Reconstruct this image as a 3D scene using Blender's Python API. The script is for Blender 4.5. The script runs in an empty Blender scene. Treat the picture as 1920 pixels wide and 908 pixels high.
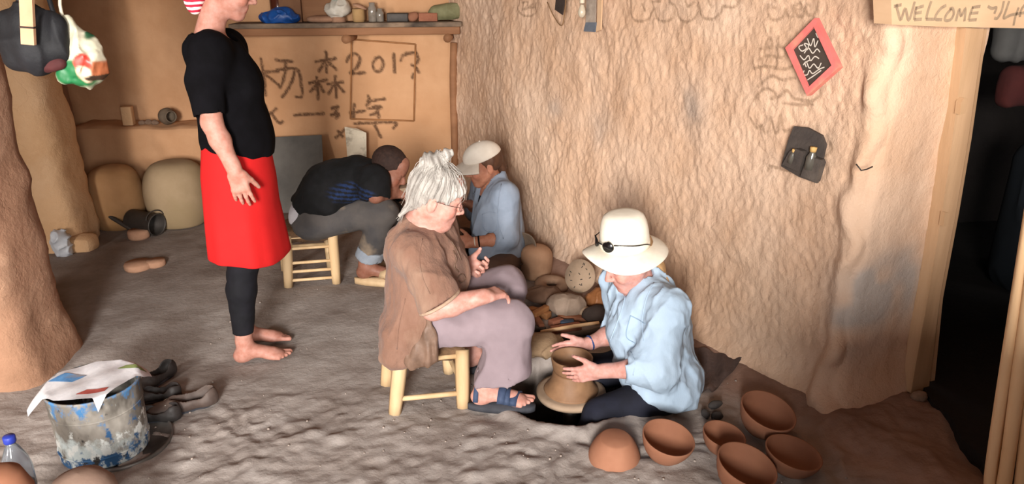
import bpy, bmesh, math, random
import numpy as np
from mathutils import Vector, Matrix
random.seed(7)
sc = bpy.context.scene
COL = sc.collection

# ------------------------------------------------------------------ camera
FPX, TILT, CH = 1400.0, math.radians(20.0), 1.68
cam_d = bpy.data.cameras.new('camera'); cam = bpy.data.objects.new('camera', cam_d); COL.objects.link(cam)
cam_d.sensor_fit = 'HORIZONTAL'; cam_d.sensor_width = 36.0; cam_d.lens = FPX / 1920 * 36.0
cam_d.clip_start = 0.05
cam.location = (0, 0, CH); cam.rotation_euler = (math.radians(90) - TILT, 0, 0)
sc.camera = cam

# ------------------------------------------------------------------ light
w = bpy.data.worlds.new('world'); sc.world = w; w.use_nodes = True
wb = w.node_tree.nodes['Background']; wb.inputs[0].default_value = (0.90, 0.95, 1.0, 1); wb.inputs[1].default_value = 1.3
def area(name, loc, target, sx, sy, power, col):
    l = bpy.data.lights.new(name, 'AREA'); l.shape = 'RECTANGLE'; l.size = sx; l.size_y = sy
    l.energy = power; l.color = col
    o = bpy.data.objects.new(name, l); COL.objects.link(o); o.location = loc
    o.rotation_euler = (Vector(target) - Vector(loc)).to_track_quat('-Z', 'Y').to_euler()
    return o
# daylight coming in through the open entrance behind the photographer, then two added fill lamps
area('daylight_from_entrance', (-0.55, -3.2, 2.0), (0.0, 3.2, 0.6), 1.1, 1.5, 560, (1.0, 0.955, 0.90))
area('fill_beside_entrance', (1.5, -2.8, 1.9), (-0.6, 4.5, 0.9), 0.9, 1.6, 110, (1.0, 0.955, 0.90))  # added fill lamp lifting the far pillar and back wall
area('fill_on_pale_pillar', (-2.98, -0.45, 1.35), (-2.98, 4.4, 1.0), 0.45, 1.3, 85, (1.0, 0.95, 0.88))  # added lamp to brighten the pale pillar; no known opening there
vs = sc.view_settings
vs.view_transform = 'Standard'; vs.look = 'None'; vs.exposure = 0.55; vs.gamma = 1.0
vs.use_curve_mapping = False

# ------------------------------------------------------------------ pixel <-> world helpers (frame 1920x908)
CT, ST = math.cos(TILT), math.sin(TILT)
def ray(px, py):
    u = (px - 960) / FPX; v = (454 - py) / FPX
    return np.array([u, CT + v * ST, -ST + v * CT])
def W(px, py, Y):
    d = ray(px, py); t = Y / d[1]
    return np.array([d[0] * t, Y, CH + d[2] * t])
def G(px, py, z=0.0):
    d = ray(px, py); t = (z - CH) / d[2]
    return np.array([d[0] * t, d[1] * t, z])
def V(*a): return np.array(a, dtype=float)
def unit(a):
    a = np.asarray(a, float); return a / max(np.linalg.norm(a), 1e-9)

# ------------------------------------------------------------------ noise
def _hash(ix, iy, iz, seed):
    h = (ix.astype(np.int64) * 374761393 + iy.astype(np.int64) * 668265263 + iz.astype(np.int64) * 2147483647 + seed * 974634777) & 0xffffffff
    h = ((h ^ (h >> 13)) * 1274126177) & 0xffffffff
    h = ((h ^ (h >> 16)) * 2246822519) & 0xffffffff
    return ((h ^ (h >> 15)) & 0xffff) / 65535.0
def vnoise(P, seed=0):
    P = np.asarray(P); i = np.floor(P).astype(np.int64); f = P - i; f = f * f * (3 - 2 * f)
    r = 0
    for dx in (0, 1):
        wx = f[:, 0] if dx else 1 - f[:, 0]
        for dy in (0, 1):
            wy = f[:, 1] if dy else 1 - f[:, 1]
            for dz in (0, 1):
                wz = f[:, 2] if dz else 1 - f[:, 2]
                r = r + wx * wy * wz * _hash(i[:, 0] + dx, i[:, 1] + dy, i[:, 2] + dz, seed)
    return r * 2 - 1
def fbm(P, octs=4, seed=0, gain=.5):
    r = 0; a = 1.0; P = np.asarray(P, float)
    for o in range(octs):
        r = r + a * vnoise(P, seed + o); P = P * 2.03 + 17.3; a *= gain
    return r
def sstep(a, b, x):
    t = np.clip((x - a) / (b - a), 0, 1); return t * t * (3 - 2 * t)

# ------------------------------------------------------------------ objects
def tag(o, label=None, cat=None, group=None, kind=None):
    if label: o['label'] = label
    if cat: o['category'] = cat
    if group: o['group'] = group
    if kind: o['kind'] = kind
    return o
def thing(name, label, cat, loc, group=None, rot=(0, 0, 0)):
    o = bpy.data.objects.new(name, None); COL.objects.link(o)
    o.location = tuple(loc); o.rotation_euler = rot; o.empty_display_size = .05
    return tag(o, label, cat, group)
def origin(root):
    p = V(0, 0, 0)
    while root is not None:
        p = p + np.array(root.location); root = root.parent
    return p
def mk(name, verts, faces, mat, root=None, loc=None, smooth=True, cols=None, attr='tint', world=True):
    """a mesh object; verts are world coordinates (world=True) and get moved to the root's frame"""
    verts = np.asarray(verts, dtype=np.float64).reshape(-1, 3)
    base = origin(root) if root is not None else (np.asarray(loc, float) if loc is not None else V(0, 0, 0))
    if world: verts = verts - base
    me = bpy.data.meshes.new(name)
    if isinstance(faces, np.ndarray):
        n, k = faces.shape
        me.vertices.add(len(verts)); me.vertices.foreach_set('co', verts.astype(np.float32).ravel())
        me.loops.add(n * k); me.loops.foreach_set('vertex_index', faces.astype(np.int32).ravel())
        me.polygons.add(n); me.polygons.foreach_set('loop_start', (np.arange(n) * k).astype(np.int32))
        me.update(calc_edges=True)
    else:
        me.from_pydata([tuple(v) for v in verts], [], [tuple(f) for f in faces]); me.update()
    me.polygons.foreach_set('use_smooth', np.full(len(me.polygons), bool(smooth)))
    if cols is not None:
        a = me.color_attributes.new(attr, 'FLOAT_COLOR', 'POINT')
        c = np.ones((len(verts), 4), np.float32); c[:, :3] = cols
        a.data.foreach_set('color', c.ravel())
    me.materials.append(mat)
    o = bpy.data.objects.new(name, me); COL.objects.link(o)
    if root is not None: o.parent = root
    else: o.location = tuple(base)
    return o
class MB:
    """collects verts and faces of one part"""
    def __init__(s): s.v = []; s.f = []
    def add(s, v, f):
        b = len(s.v); s.v += [tuple(map(float, p)) for p in v]; s.f += [tuple(i + b for i in q) for q in f]; return s
    def build(s, name, mat, root=None, loc=None, smooth=True, world=True):
        return mk(name, s.v, s.f, mat, root, loc, smooth, world=world)
def frame(d, up=(0, 0, 1)):
    """columns: along d, side, up"""
    x = unit(d); u = np.asarray(up, float); y = np.cross(u, x)
    if np.linalg.norm(y) < 1e-4: y = np.cross((0, 1, 0), x)
    y = unit(y); return np.stack([x, y, np.cross(x, y)], 1)
def rotz(a): c, s = math.cos(a), math.sin(a); return np.array([[c, -s, 0], [s, c, 0], [0, 0, 1.]])
def rotx(a): c, s = math.cos(a), math.sin(a); return np.array([[1., 0, 0], [0, c, -s], [0, s, c]])
def roty(a): c, s = math.cos(a), math.sin(a); return np.array([[c, 0, s], [0, 1., 0], [-s, 0, c]])
def box(c, half, R=None, bev=.004):
    bm = bmesh.new(); bmesh.ops.create_cube(bm, size=2)
    for v in bm.verts: v.co = (v.co.x * half[0], v.co.y * half[1], v.co.z * half[2])
    if bev: bmesh.ops.bevel(bm, geom=bm.edges[:], offset=min(bev, .45 * 2 * min(half)), segments=2, affect='EDGES', profile=.6)
    R = np.eye(3) if R is None else R
    v = [R @ np.array(x.co) + np.asarray(c) for x in bm.verts]
    bm.verts.index_update(); f = [[q.index for q in p.verts] for p in bm.faces]; bm.free()
    return v, f
def spline(pts, n):
    """Catmull-Rom through pts (rows may carry radii too)"""
    p = np.asarray(pts, float); p = np.vstack([2 * p[0] - p[1], p, 2 * p[-1] - p[-2]]); out = []
    m = len(p) - 3
    for q in np.linspace(0, m - 1e-6, n):
        i = int(q); t = q - i; a, b, c, d = p[i:i + 4]
        out.append(.5 * (2 * b + (c - a) * t + (2 * a - 5 * b + 4 * c - d) * t * t + (3 * b - a - 3 * c + d) * t ** 3))
    return np.array(out)
def tube(pts, r, n=8, caps=True, flat=None, smooth_n=0):
    pts = np.asarray(pts, float); r = np.full(len(pts), r) if np.isscalar(r) else np.asarray(r, float)
    if smooth_n:
        q = spline(np.column_stack([pts, r]), smooth_n); pts, r = q[:, :3], q[:, 3]
    T = np.gradient(pts, axis=0); v = []; f = []
    up = V(0, 0, 1) if abs(unit(T[0])[2]) < .9 else V(1, 0, 0)
    prev = None
    for i, p in enumerate(pts):
        t = unit(T[i]); s = np.cross(t, up) if prev is None else prev - t * (prev @ t)
        s = unit(s); prev = s; b = np.cross(t, s)
        for k in range(n):
            a = 2 * math.pi * k / n
            ca, sa = math.cos(a), math.sin(a)
            if flat: sa *= flat
            v.append(p + r[i] * (s * ca + b * sa))
    for i in range(len(pts) - 1):
        for k in range(n):
            f.append((i * n + k, i * n + (k + 1) % n, (i + 1) * n + (k + 1) % n, (i + 1) * n + k))
    if caps:
        f.append(tuple(range(n))[::-1]); f.append(tuple((len(pts) - 1) * n + k for k in range(n)))
    return v, f
def lathe(prof, n=32, R=None, c=(0, 0, 0), wob=0, close=False):
    """prof: list of (r, z)"""
    R = np.eye(3) if R is None else R; c = np.asarray(c, float); v = []; f = []
    for i, (r, z) in enumerate(prof):
        for k in range(n):
            a = 2 * math.pi * k / n; rr = r * (1 + wob * math.sin(3 * a + i * .7) + wob * .6 * math.sin(5 * a + 1.3 * i))
            v.append(R @ V(rr * math.cos(a), rr * math.sin(a), z) + c)
    m = len(prof)
    for i in range(m - 1 + (1 if close else 0)):
        j = (i + 1) % m
        for k in range(n): f.append((i * n + k, i * n + (k + 1) % n, j * n + (k + 1) % n, j * n + k))
    if not close:
        if prof[0][0] > 1e-5: f.append(tuple(range(n))[::-1])
        if prof[-1][0] > 1e-5: f.append(tuple((m - 1) * n + k for k in range(n)))
    return v, f
def prism(poly, O, ax, ay, th):
    """flat outline poly (2D) in the plane O + x*ax + y*ay, extruded th along ax x ay"""
    O = np.asarray(O, float); ax = np.asarray(ax, float); ay = np.asarray(ay, float); nn = unit(np.cross(ax, ay)) * th
    m = len(poly); v = [O + p[0] * ax + p[1] * ay for p in poly] + [O + p[0] * ax + p[1] * ay + nn for p in poly]
    f = [tuple(range(m))[::-1], tuple(range(m, 2 * m))] + [(i, (i + 1) % m, m + (i + 1) % m, m + i) for i in range(m)]
    return v, f
def ribbon(strokes, O, ax, ay, width, th=.0012):
    """hand-drawn lettering: polylines in the plane (O, ax, ay) as thin raised strokes"""
    out = MB(); O = np.asarray(O, float)
    nn = unit(np.cross(ax, ay)) * th
    for s in strokes:
        p = spline(s, max(6, 5 * (len(s) - 1))) if len(s) > 2 else np.asarray(s, float)
        t = np.gradient(p, axis=0); t /= np.maximum(np.linalg.norm(t, axis=1, keepdims=True), 1e-9)
        nr = np.column_stack([-t[:, 1], t[:, 0]]) * width / 2
        v = []; f = []
        for i in range(len(p)):
            for q in (p[i] + nr[i], p[i] - nr[i]): v.append(O + q[0] * np.asarray(ax) + q[1] * np.asarray(ay) + nn)
        for i in range(len(p) - 1): f.append((2 * i, 2 * i + 1, 2 * i + 3, 2 * i + 2))
        out.add(v, f)
    return out

# ------------------------------------------------------------------ materials
def lin(c):
    if isinstance(c, str):
        c = [int(c[i:i + 2], 16) / 255 for i in (1, 3, 5)]
    return tuple(x / 12.92 if x <= .04045 else ((x + .055) / 1.055) ** 2.4 for x in c[:3])
MATS = {}
def mat(name, c1, c2=None, scale=6, rough=.85, bump=.0, bscale=30, bdist=.01, metal=0, detail=6, stretch=(1, 1, 1), c3=None, s3=2,
        lo=.35, hi=.65, cracks=0, cscale=5, spec=.3, attr=None, trans=0, ink=None, sheen=0, sss=0, mul=None):
    """procedural surface: noise blend c1..c2 (+ patches c3), noise bump, optional crack lines, optional painted attribute"""
    if name in MATS: return MATS[name]
    m = bpy.data.materials.new(name); m.use_nodes = True; nt = m.node_tree; N = nt.nodes; L = nt.links
    b = N['Principled BSDF']; b.inputs['Roughness'].default_value = rough; b.inputs['Metallic'].default_value = metal
    b.inputs['Specular IOR Level'].default_value = spec
    tc = N.new('ShaderNodeTexCoord'); mp = N.new('ShaderNodeMapping'); mp.inputs['Scale'].default_value = stretch
    L.new(tc.outputs['Object'], mp.inputs[0])
    def noise(s, d=detail, r=.6):
        n = N.new('ShaderNodeTexNoise'); n.inputs['Scale'].default_value = s; n.inputs['Detail'].default_value = d
        n.inputs['Roughness'].default_value = r; L.new(mp.outputs[0], n.inputs['Vector']); return n
    def mixc(fac, a, bcol, bt='MIX'):
        x = N.new('ShaderNodeMix'); x.data_type = 'RGBA'; x.blend_type = bt
        for sock, val in ((x.inputs[0], fac), (x.inputs[6], a), (x.inputs[7], bcol)):
            if hasattr(val, 'is_output') or isinstance(val, bpy.types.NodeSocket): L.new(val, sock)
            elif isinstance(val, (int, float)): sock.default_value = val
            else: sock.default_value = (*lin(val), 1)
        return x.outputs[2]
    def ramp(src, lo, hi):
        r = N.new('ShaderNodeMapRange'); r.inputs[1].default_value = lo; r.inputs[2].default_value = hi; r.clamp = True
        L.new(src, r.inputs[0]); return r.outputs[0]
    base = c1
    if attr:
        at = N.new('ShaderNodeAttribute'); at.attribute_name = attr; base = at.outputs['Color']
        if c2:
            n = noise(scale); base = mixc(ramp(n.outputs[0], lo, hi), base, mixc(1.0, base, c2, 'MULTIPLY'))
    elif c2:
        n = noise(scale); base = mixc(ramp(n.outputs[0], lo, hi), c1, c2)
    if c3:
        n = noise(s3, 4); base = mixc(ramp(n.outputs[0], .5, .68), base, c3)
    hgt = None
    if bump:
        n = noise(bscale, 8, .65); hgt = n.outputs[0]
    if cracks:
        wv = noise(cscale * 1.3, 3); vo = N.new('ShaderNodeTexVoronoi'); vo.feature = 'DISTANCE_TO_EDGE'; vo.inputs['Scale'].default_value = cscale
        ad = N.new('ShaderNodeVectorMath'); ad.operation = 'MULTIPLY_ADD'; ad.inputs[1].default_value = (.35 / cscale * 2,) * 3
        L.new(wv.outputs['Color'], ad.inputs[0]); L.new(mp.outputs[0], ad.inputs[2]); L.new(ad.outputs[0], vo.inputs['Vector'])
        ck = ramp(vo.outputs['Distance'], 0.0, .03)
        msk = noise(cscale * .4, 2); mk_ = ramp(msk.outputs[0], .48, .62)
        inv = N.new('ShaderNodeMath'); inv.operation = 'SUBTRACT'; inv.inputs[0].default_value = 1; L.new(ck, inv.inputs[1])
        ml = N.new('ShaderNodeMath'); ml.operation = 'MULTIPLY'; L.new(inv.outputs[0], ml.inputs[0]); L.new(mk_, ml.inputs[1])
        sb = N.new('ShaderNodeMath'); sb.operation = 'MULTIPLY_ADD'; L.new(ml.outputs[0], sb.inputs[0]); sb.inputs[1].default_value = -cracks
        if hgt: L.new(hgt, sb.inputs[2])
        hgt = sb.outputs[0]
    if ink:
        at = N.new('ShaderNodeAttribute'); at.attribute_name = 'tint'; sp = N.new('ShaderNodeSeparateColor'); L.new(at.outputs['Color'], sp.inputs[0])
        n = noise(55, 4); r = ramp(n.outputs[0], .12, .5)
        ml = N.new('ShaderNodeMath'); ml.operation = 'MULTIPLY'; L.new(sp.outputs[0], ml.inputs[0]); L.new(r, ml.inputs[1])
        base = mixc(ml.outputs[0], base, ink)
        if mul:
            base = mixc(sp.outputs[1], base, mul)
    if isinstance(base, str): b.inputs['Base Color'].default_value = (*lin(base), 1)
    else: L.new(base, b.inputs['Base Color'])
    if hgt is not None:
        bp = N.new('ShaderNodeBump'); bp.inputs['Strength'].default_value = bump or .6; bp.inputs['Distance'].default_value = bdist
        L.new(hgt, bp.inputs['Height']); L.new(bp.outputs[0], b.inputs['Normal'])
    if trans:
        b.inputs['Transmission Weight'].default_value = trans; b.inputs['IOR'].default_value = 1.45
    if sheen: b.inputs['Sheen Weight'].default_value = sheen
    if sss:
        b.inputs['Subsurface Weight'].default_value = sss; b.inputs['Subsurface Radius'].default_value = (.012, .005, .003); b.inputs['Subsurface Scale'].default_value = .5
    MATS[name] = m; return m
# ================================================================== the setting
M_floor = mat('trodden_earth_floor', '#9a8f88', '#dcd6d2', 5, .95, bump=.5, bscale=40, bdist=.010, attr='tint')
M_wallr = mat('rough_adobe', '#d3b298', '#c8a386', 4, .95, bump=.7, bscale=60, bdist=.010, c3='#d8b9a0', s3=1.4, stretch=(1, 1, .9), cracks=.13, cscale=5, ink='#7d6149', mul='#a59c95')
M_wallb = mat('smooth_adobe', '#c29671', '#b48762', 3, .95, bump=.35, bscale=25, bdist=.008, c3='#b88b66', s3=1.2, cracks=.25, cscale=2.6, ink='#4e3423', mul='#a9917c')
M_clay = mat('adobe_pillar_shaded', '#a07a62', '#8d6a53', 4, .95, bump=.6, bscale=18, bdist=.02, c3='#ab8870', s3=2, cracks=.12, cscale=7)  # darker copy: the front pillar's shaded side is put into this colour
M_claylit = mat('adobe_pillar_lit', '#cba57f', '#bd956d', 4, .95, bump=.6, bscale=18, bdist=.02, c3='#d0ad8a', s3=2, cracks=.12, cscale=7)  # lit copy of the same adobe, brightness put into the colour
M_dark = mat('shade_dark_earth', '#1e1815', '#171210', 4, .95, bump=.4, bscale=18, bdist=.02)  # darkness of the room behind the door, painted into the earth colour
M_roof = mat('reed_ceiling', '#6d5238', '#4f3a28', 9, .95, bump=.5, bscale=30, stretch=(1, 6, 1))
M_wood = mat('pale_wood', '#c8ad88', '#b2936c', 10, .7, bump=.25, bscale=60, bdist=.003, stretch=(1, 1, .15))
M_woodd = mat('weathered_wood', '#bd9a78', '#a58462', 7, .8, bump=.35, bscale=50, bdist=.004, stretch=(1, 1, .12), c3='#8a6a4a', s3=3)
M_beam = mat('shelf_wood', '#94694a', '#7f573b', 8, .75, bump=.3, bscale=40, bdist=.004, stretch=(.15, 1, 1))
M_lint = mat('lintel_wood', '#cfac8a', '#c09c7a', 6, .8, bump=.3, bscale=45, bdist=.004, stretch=(.2, .2, 1))

WC0, WC1, WC2 = V(-.445, 5.6), V(1.28, 2.56), V(1.668, 2.719)     # floor line of the right wall: corner, bend, door jamb
# pit in which the potter's wheel turns
PITC, PITH = V(.25, 2.755), V(.285, .262)
def floor_z(x, y):
    P = np.column_stack([x, y, np.zeros_like(x)])
    z = .010 * fbm(P * 2.2, 3, 3) + .0022 * fbm(P * 12, 3, 9)
    near = sstep(3.1, 2.3, y)
    z = z + near * (.011 * np.abs(fbm(P * V(7, 9, 1) + 1.2 * fbm(P * 4, 2, 88)[:, None], 3, 21)) * (.5 + sstep(-.4, .4, vnoise(P * 2.3, 89))) + .0055 * fbm(P * 26, 2, 5))
    # gentle bank of earth against the right wall
    a, b = WC0, WC1; t = unit(b - a); n = V(-t[1], t[0])
    dist = np.abs((x - a[0]) * n[0] + (y - a[1]) * n[1]); along = (x - a[0]) * t[0] + (y - a[1]) * t[1]
    z = z + .045 * np.exp(-(dist / .13) ** 2)
    # raised earth in front of the doorway
    z = z + .05 * sstep(.35, 0, np.hypot(x - 1.62, y - 2.62))
    q = np.sqrt(((x - PITC[0]) / PITH[0]) ** 2 + ((y - PITC[1]) / PITH[1]) ** 2) + .07 * vnoise(P * 9, 4)
    z = z + .025 * np.exp(-((q - 1.12) / .16) ** 2)
    z = z - .42 * sstep(1.03, .86, q)
    return z
def grid_faces(nx, ny):
    i = np.arange(nx * ny).reshape(nx, ny)
    return np.stack([i[:-1, :-1].ravel(), i[1:, :-1].ravel(), i[1:, 1:].ravel(), i[:-1, 1:].ravel()], 1)
def floor_cols(p):
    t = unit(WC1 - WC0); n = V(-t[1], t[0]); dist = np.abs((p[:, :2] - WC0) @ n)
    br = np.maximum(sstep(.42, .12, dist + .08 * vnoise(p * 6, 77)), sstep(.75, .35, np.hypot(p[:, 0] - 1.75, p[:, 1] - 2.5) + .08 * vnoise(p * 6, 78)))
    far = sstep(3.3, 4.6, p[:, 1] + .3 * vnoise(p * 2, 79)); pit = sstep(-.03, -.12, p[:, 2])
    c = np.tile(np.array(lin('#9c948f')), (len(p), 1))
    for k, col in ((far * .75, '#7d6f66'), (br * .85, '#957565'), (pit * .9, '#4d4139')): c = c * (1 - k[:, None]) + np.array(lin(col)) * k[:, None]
    return c
xs = np.concatenate([np.arange(-3.4, -1.6, .03), np.arange(-1.6, 2.0, .012), np.arange(2.0, 3.8, .04)])
ys = np.concatenate([np.arange(-1.6, 1.8, .08), np.arange(1.8, 3.6, .012), np.arange(3.6, 5.8, .03)])
gx, gy = np.meshgrid(xs, ys, indexing='ij')
fv = np.column_stack([gx.ravel(), gy.ravel(), floor_z(gx.ravel(), gy.ravel())])
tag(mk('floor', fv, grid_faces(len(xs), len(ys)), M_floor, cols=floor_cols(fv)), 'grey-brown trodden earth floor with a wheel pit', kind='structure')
def fz(x, y): return float(floor_z(np.array([x], float), np.array([y], float))[0])

def seg_dist(P, strokes):
    d = np.full(len(P), 9.0)
    for s in strokes:
        s = np.asarray(s, float)
        if len(s) > 2: s = spline(s, 6 * (len(s) - 1) + 1)
        for a, b in zip(s[:-1], s[1:]):
            ab = b - a; t = np.clip(((P - a) @ ab) / max(ab @ ab, 1e-9), 0, 1)
            d = np.minimum(d, np.linalg.norm(P - a - t[:, None] * ab, axis=1))
    return d
def path_wall(name, pts, z0, z1, res, disp, mtl, inkfn=None, label=None, root=None):
    """wall over a floor path; +normal to the left of the path direction is pushed by disp(s, z, P)"""
    pts = np.asarray(pts, float); seg = np.linalg.norm(np.diff(pts, axis=0), axis=1); L = np.concatenate([[0], np.cumsum(seg)])
    n = max(2, int(L[-1] / res)); s = np.linspace(0, L[-1], n); X = np.interp(s, L, pts[:, 0]); Y = np.interp(s, L, pts[:, 1])
    kx = max(1, int(.07 / res)); ker = np.ones(2 * kx + 1) / (2 * kx + 1)
    if len(pts) > 2:
        X = np.convolve(np.pad(X, kx, mode='reflect', reflect_type='odd'), ker, 'valid'); Y = np.convolve(np.pad(Y, kx, mode='reflect', reflect_type='odd'), ker, 'valid')
    tx, ty = np.gradient(X), np.gradient(Y); ln = np.hypot(tx, ty); nx, ny = ty / ln, -tx / ln      # right of the path
    m = int((z1 - z0) / res) + 1; z = np.linspace(z0, z1, m)
    S, Z = np.meshgrid(s, z, indexing='ij'); XX = np.repeat(X[:, None], m, 1); YY = np.repeat(Y[:, None], m, 1)
    P = np.column_stack([XX.ravel(), YY.ravel(), Z.ravel()])
    d = disp(S.ravel(), Z.ravel(), P).reshape(n, m)
    Vv = np.column_stack([(XX + d * nx[:, None]).ravel(), (YY + d * ny[:, None]).ravel(), Z.ravel()])
    cols = None
    if inkfn: cols = inkfn(S.ravel(), Z.ravel(), P)
    o = mk(name, Vv, grid_faces(n, m)[:, ::-1], mtl, root, cols=cols)
    return o

# ---- right wall: rough lumpy adobe, then a smooth plastered return beside the door
LB = float(np.linalg.norm(WC1 - WC0))
def wall_plane(p0, p1):
    t = unit(p1 - p0); n = V(t[1], -t[0])
    def f(px, py):
        d = ray(px, py); k = ((p0 - 0) @ n) / (d[:2] @ n); h = d * k
        return np.array([(h[:2] - p0) @ t, CH + h[2]])
    return f
_g = np.array([wall_plane(WC1, WC2)(*p) for p in ((1712, 690), (1738, 545), (1762, 400), (1782, 260), (1797, 150), (1808, 52))]); GAPS, GAPZ = _g[:, 0] - .016, _g[:, 1]
def disp_r(s, z, P):
    q = P * V(1, 1, .8)
    rough = .014 * fbm(q * 4, 3, 1) + .0034 * fbm(q * 12 + 1.5 * fbm(q * 4, 2, 90)[:, None], 3, 2) * (.6 + .8 * sstep(-.3, .5, vnoise(P * 2.5, 97))) + .0038 * fbm(P * V(46, 46, 33), 2, 3)
    smooth = .008 * fbm(P * 4, 3, 6) + .002 * fbm(P * 22, 2, 7)
    k = sstep(LB - .12, LB + .02, s + .05 * vnoise(P * 7, 8))
    lump = .03 * k * (1 - k) * 4 * (1 + .6 * vnoise(P * 11, 12))
    foot = .05 * np.exp(-(z / .10) ** 2) * (1 - .3 * k)
    gz = np.interp(z, GAPZ, GAPS); gap = sstep(.019, .009, np.abs(s - LB - gz)) * sstep(-.15, .15, vnoise(P * V(3, 3, 5), 83) + np.where(z < .75, .45, -.05))
    return rough * (1 - k) + smooth * k + lump + foot + .012 * np.sin(z * 2.1 + s) - .16 * gap
RW = wall_plane(WC0, WC1)
def pxs(f, strokes): return [[f(*p) for p in s] for s in strokes]
# Arabic lines, the row of looped clouds, the scribbled circle
INK_R = pxs(RW, [
    [(1438, 8), (1438, 28), (1450, 38), (1466, 30), (1468, 18), (1474, 30), (1484, 30), (1486, 12), (1492, 30), (1504, 30), (1506, 14), (1512, 28), (1526, 26), (1534, 4)],
    [(1484, 12), (1496, 6), (1498, 16), (1488, 20)], [(1448, 14), (1452, 16)], [(1512, 8), (1514, 10)],
    [(1430, 118), (1436, 80), (1442, 72), (1448, 84), (1446, 118)], [(1424, 92), (1462, 88), (1472, 96), (1466, 108), (1440, 104), (1424, 112)],
    [(1412, 128), (1440, 124), (1470, 130), (1494, 118)], [(1458, 70), (1458, 126)],
    [(1410, 188), (1424, 172), (1440, 166), (1452, 176), (1444, 186), (1462, 180), (1474, 170), (1484, 184), (1500, 188), (1516, 190), (1532, 180), (1534, 168)],
    [(1466, 194), (1490, 197), (1520, 196)], [(1420, 162), (1448, 142), (1466, 150), (1488, 146)],
    [(1404, 222), (1414, 240), (1426, 236), (1432, 250), (1440, 240), (1444, 220), (1450, 246), (1458, 246), (1460, 216), (1468, 244), (1476, 244)],
    [(1434, 322), (1440, 312), (1456, 318), (1474, 322)], [(1536, 290), (1548, 292), (1558, 280), (1554, 268)],
    [(1180, 0), (1184, 30), (1192, 40), (1210, 36), (1222, 16), (1226, 34), (1240, 40), (1258, 34), (1264, 14), (1270, 36), (1290, 40), (1304, 26), (1308, 6), (1314, 30), (1332, 36), (1350, 24), (1354, 12), (1372, 14), (1384, 0)],
    [(1200, 8), (1206, 20)], [(1218, 4), (1234, 2)], [(1252, 4), (1262, 10)], [(1284, 2), (1288, 12), (1300, 4)], [(1326, 0), (1330, 10)],
    [(968, 0), (966, 16), (976, 28), (992, 30), (1004, 18), (1004, 0)], [(972, 6), (984, 4), (980, 18), (992, 8), (996, 20), (1000, 6)], [(974, 18), (990, 14), (1000, 14)],
])
INK_R2 = pxs(RW, [[(1280, 175), (1283, 200), (1290, 225)], [(1296, 190), (1300, 215), (1306, 232)], [(1284, 200), (1296, 215), (1288, 235)]])
def ink_r(s, z, P):
    Q = np.column_stack([s, z]); c = np.zeros((len(s), 3), np.float32)
    sel = z > .7
    c[sel, 0] = .6 * sstep(.009, .003, seg_dist(Q[sel], INK_R))
    c[sel, 0] = np.maximum(c[sel, 0], .35 * sstep(.03, .004, seg_dist(Q[sel], INK_R2)))
    # grey smears, and cool daylight painted as grey low on the plaster
    for px, py, r, a in ((1290, 205, .09, .6), (1040, 200, .12, .4), (1120, 240, .1, .35), (1060, 470, .13, .45), (1000, 420, .14, .4), (1640, 560, .15, 1.0), (1690, 545, .13, 1.0), (1600, 590, .12, .8)):
        q = RW(px, py) if px < 1560 else wall_plane(WC1, WC2)(px, py) + V(LB, 0)
        c[:, 1] += a * np.exp(-((s - q[0]) ** 2 + ((z - q[1]) * .8) ** 2) / r ** 2) * (.6 + .6 * vnoise(P * 12, 31))
    c[:, 1] = np.clip(c[:, 1], 0, .9)
    return c
wr = path_wall('wall_right', [WC0 - .0 * unit(WC1 - WC0), WC1, WC2], -.03, 2.1, .0068, disp_r, M_wallr, ink_r)
tag(wr, 'long rough ochre adobe wall with faint writing and a smooth plastered end', kind='structure')

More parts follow.
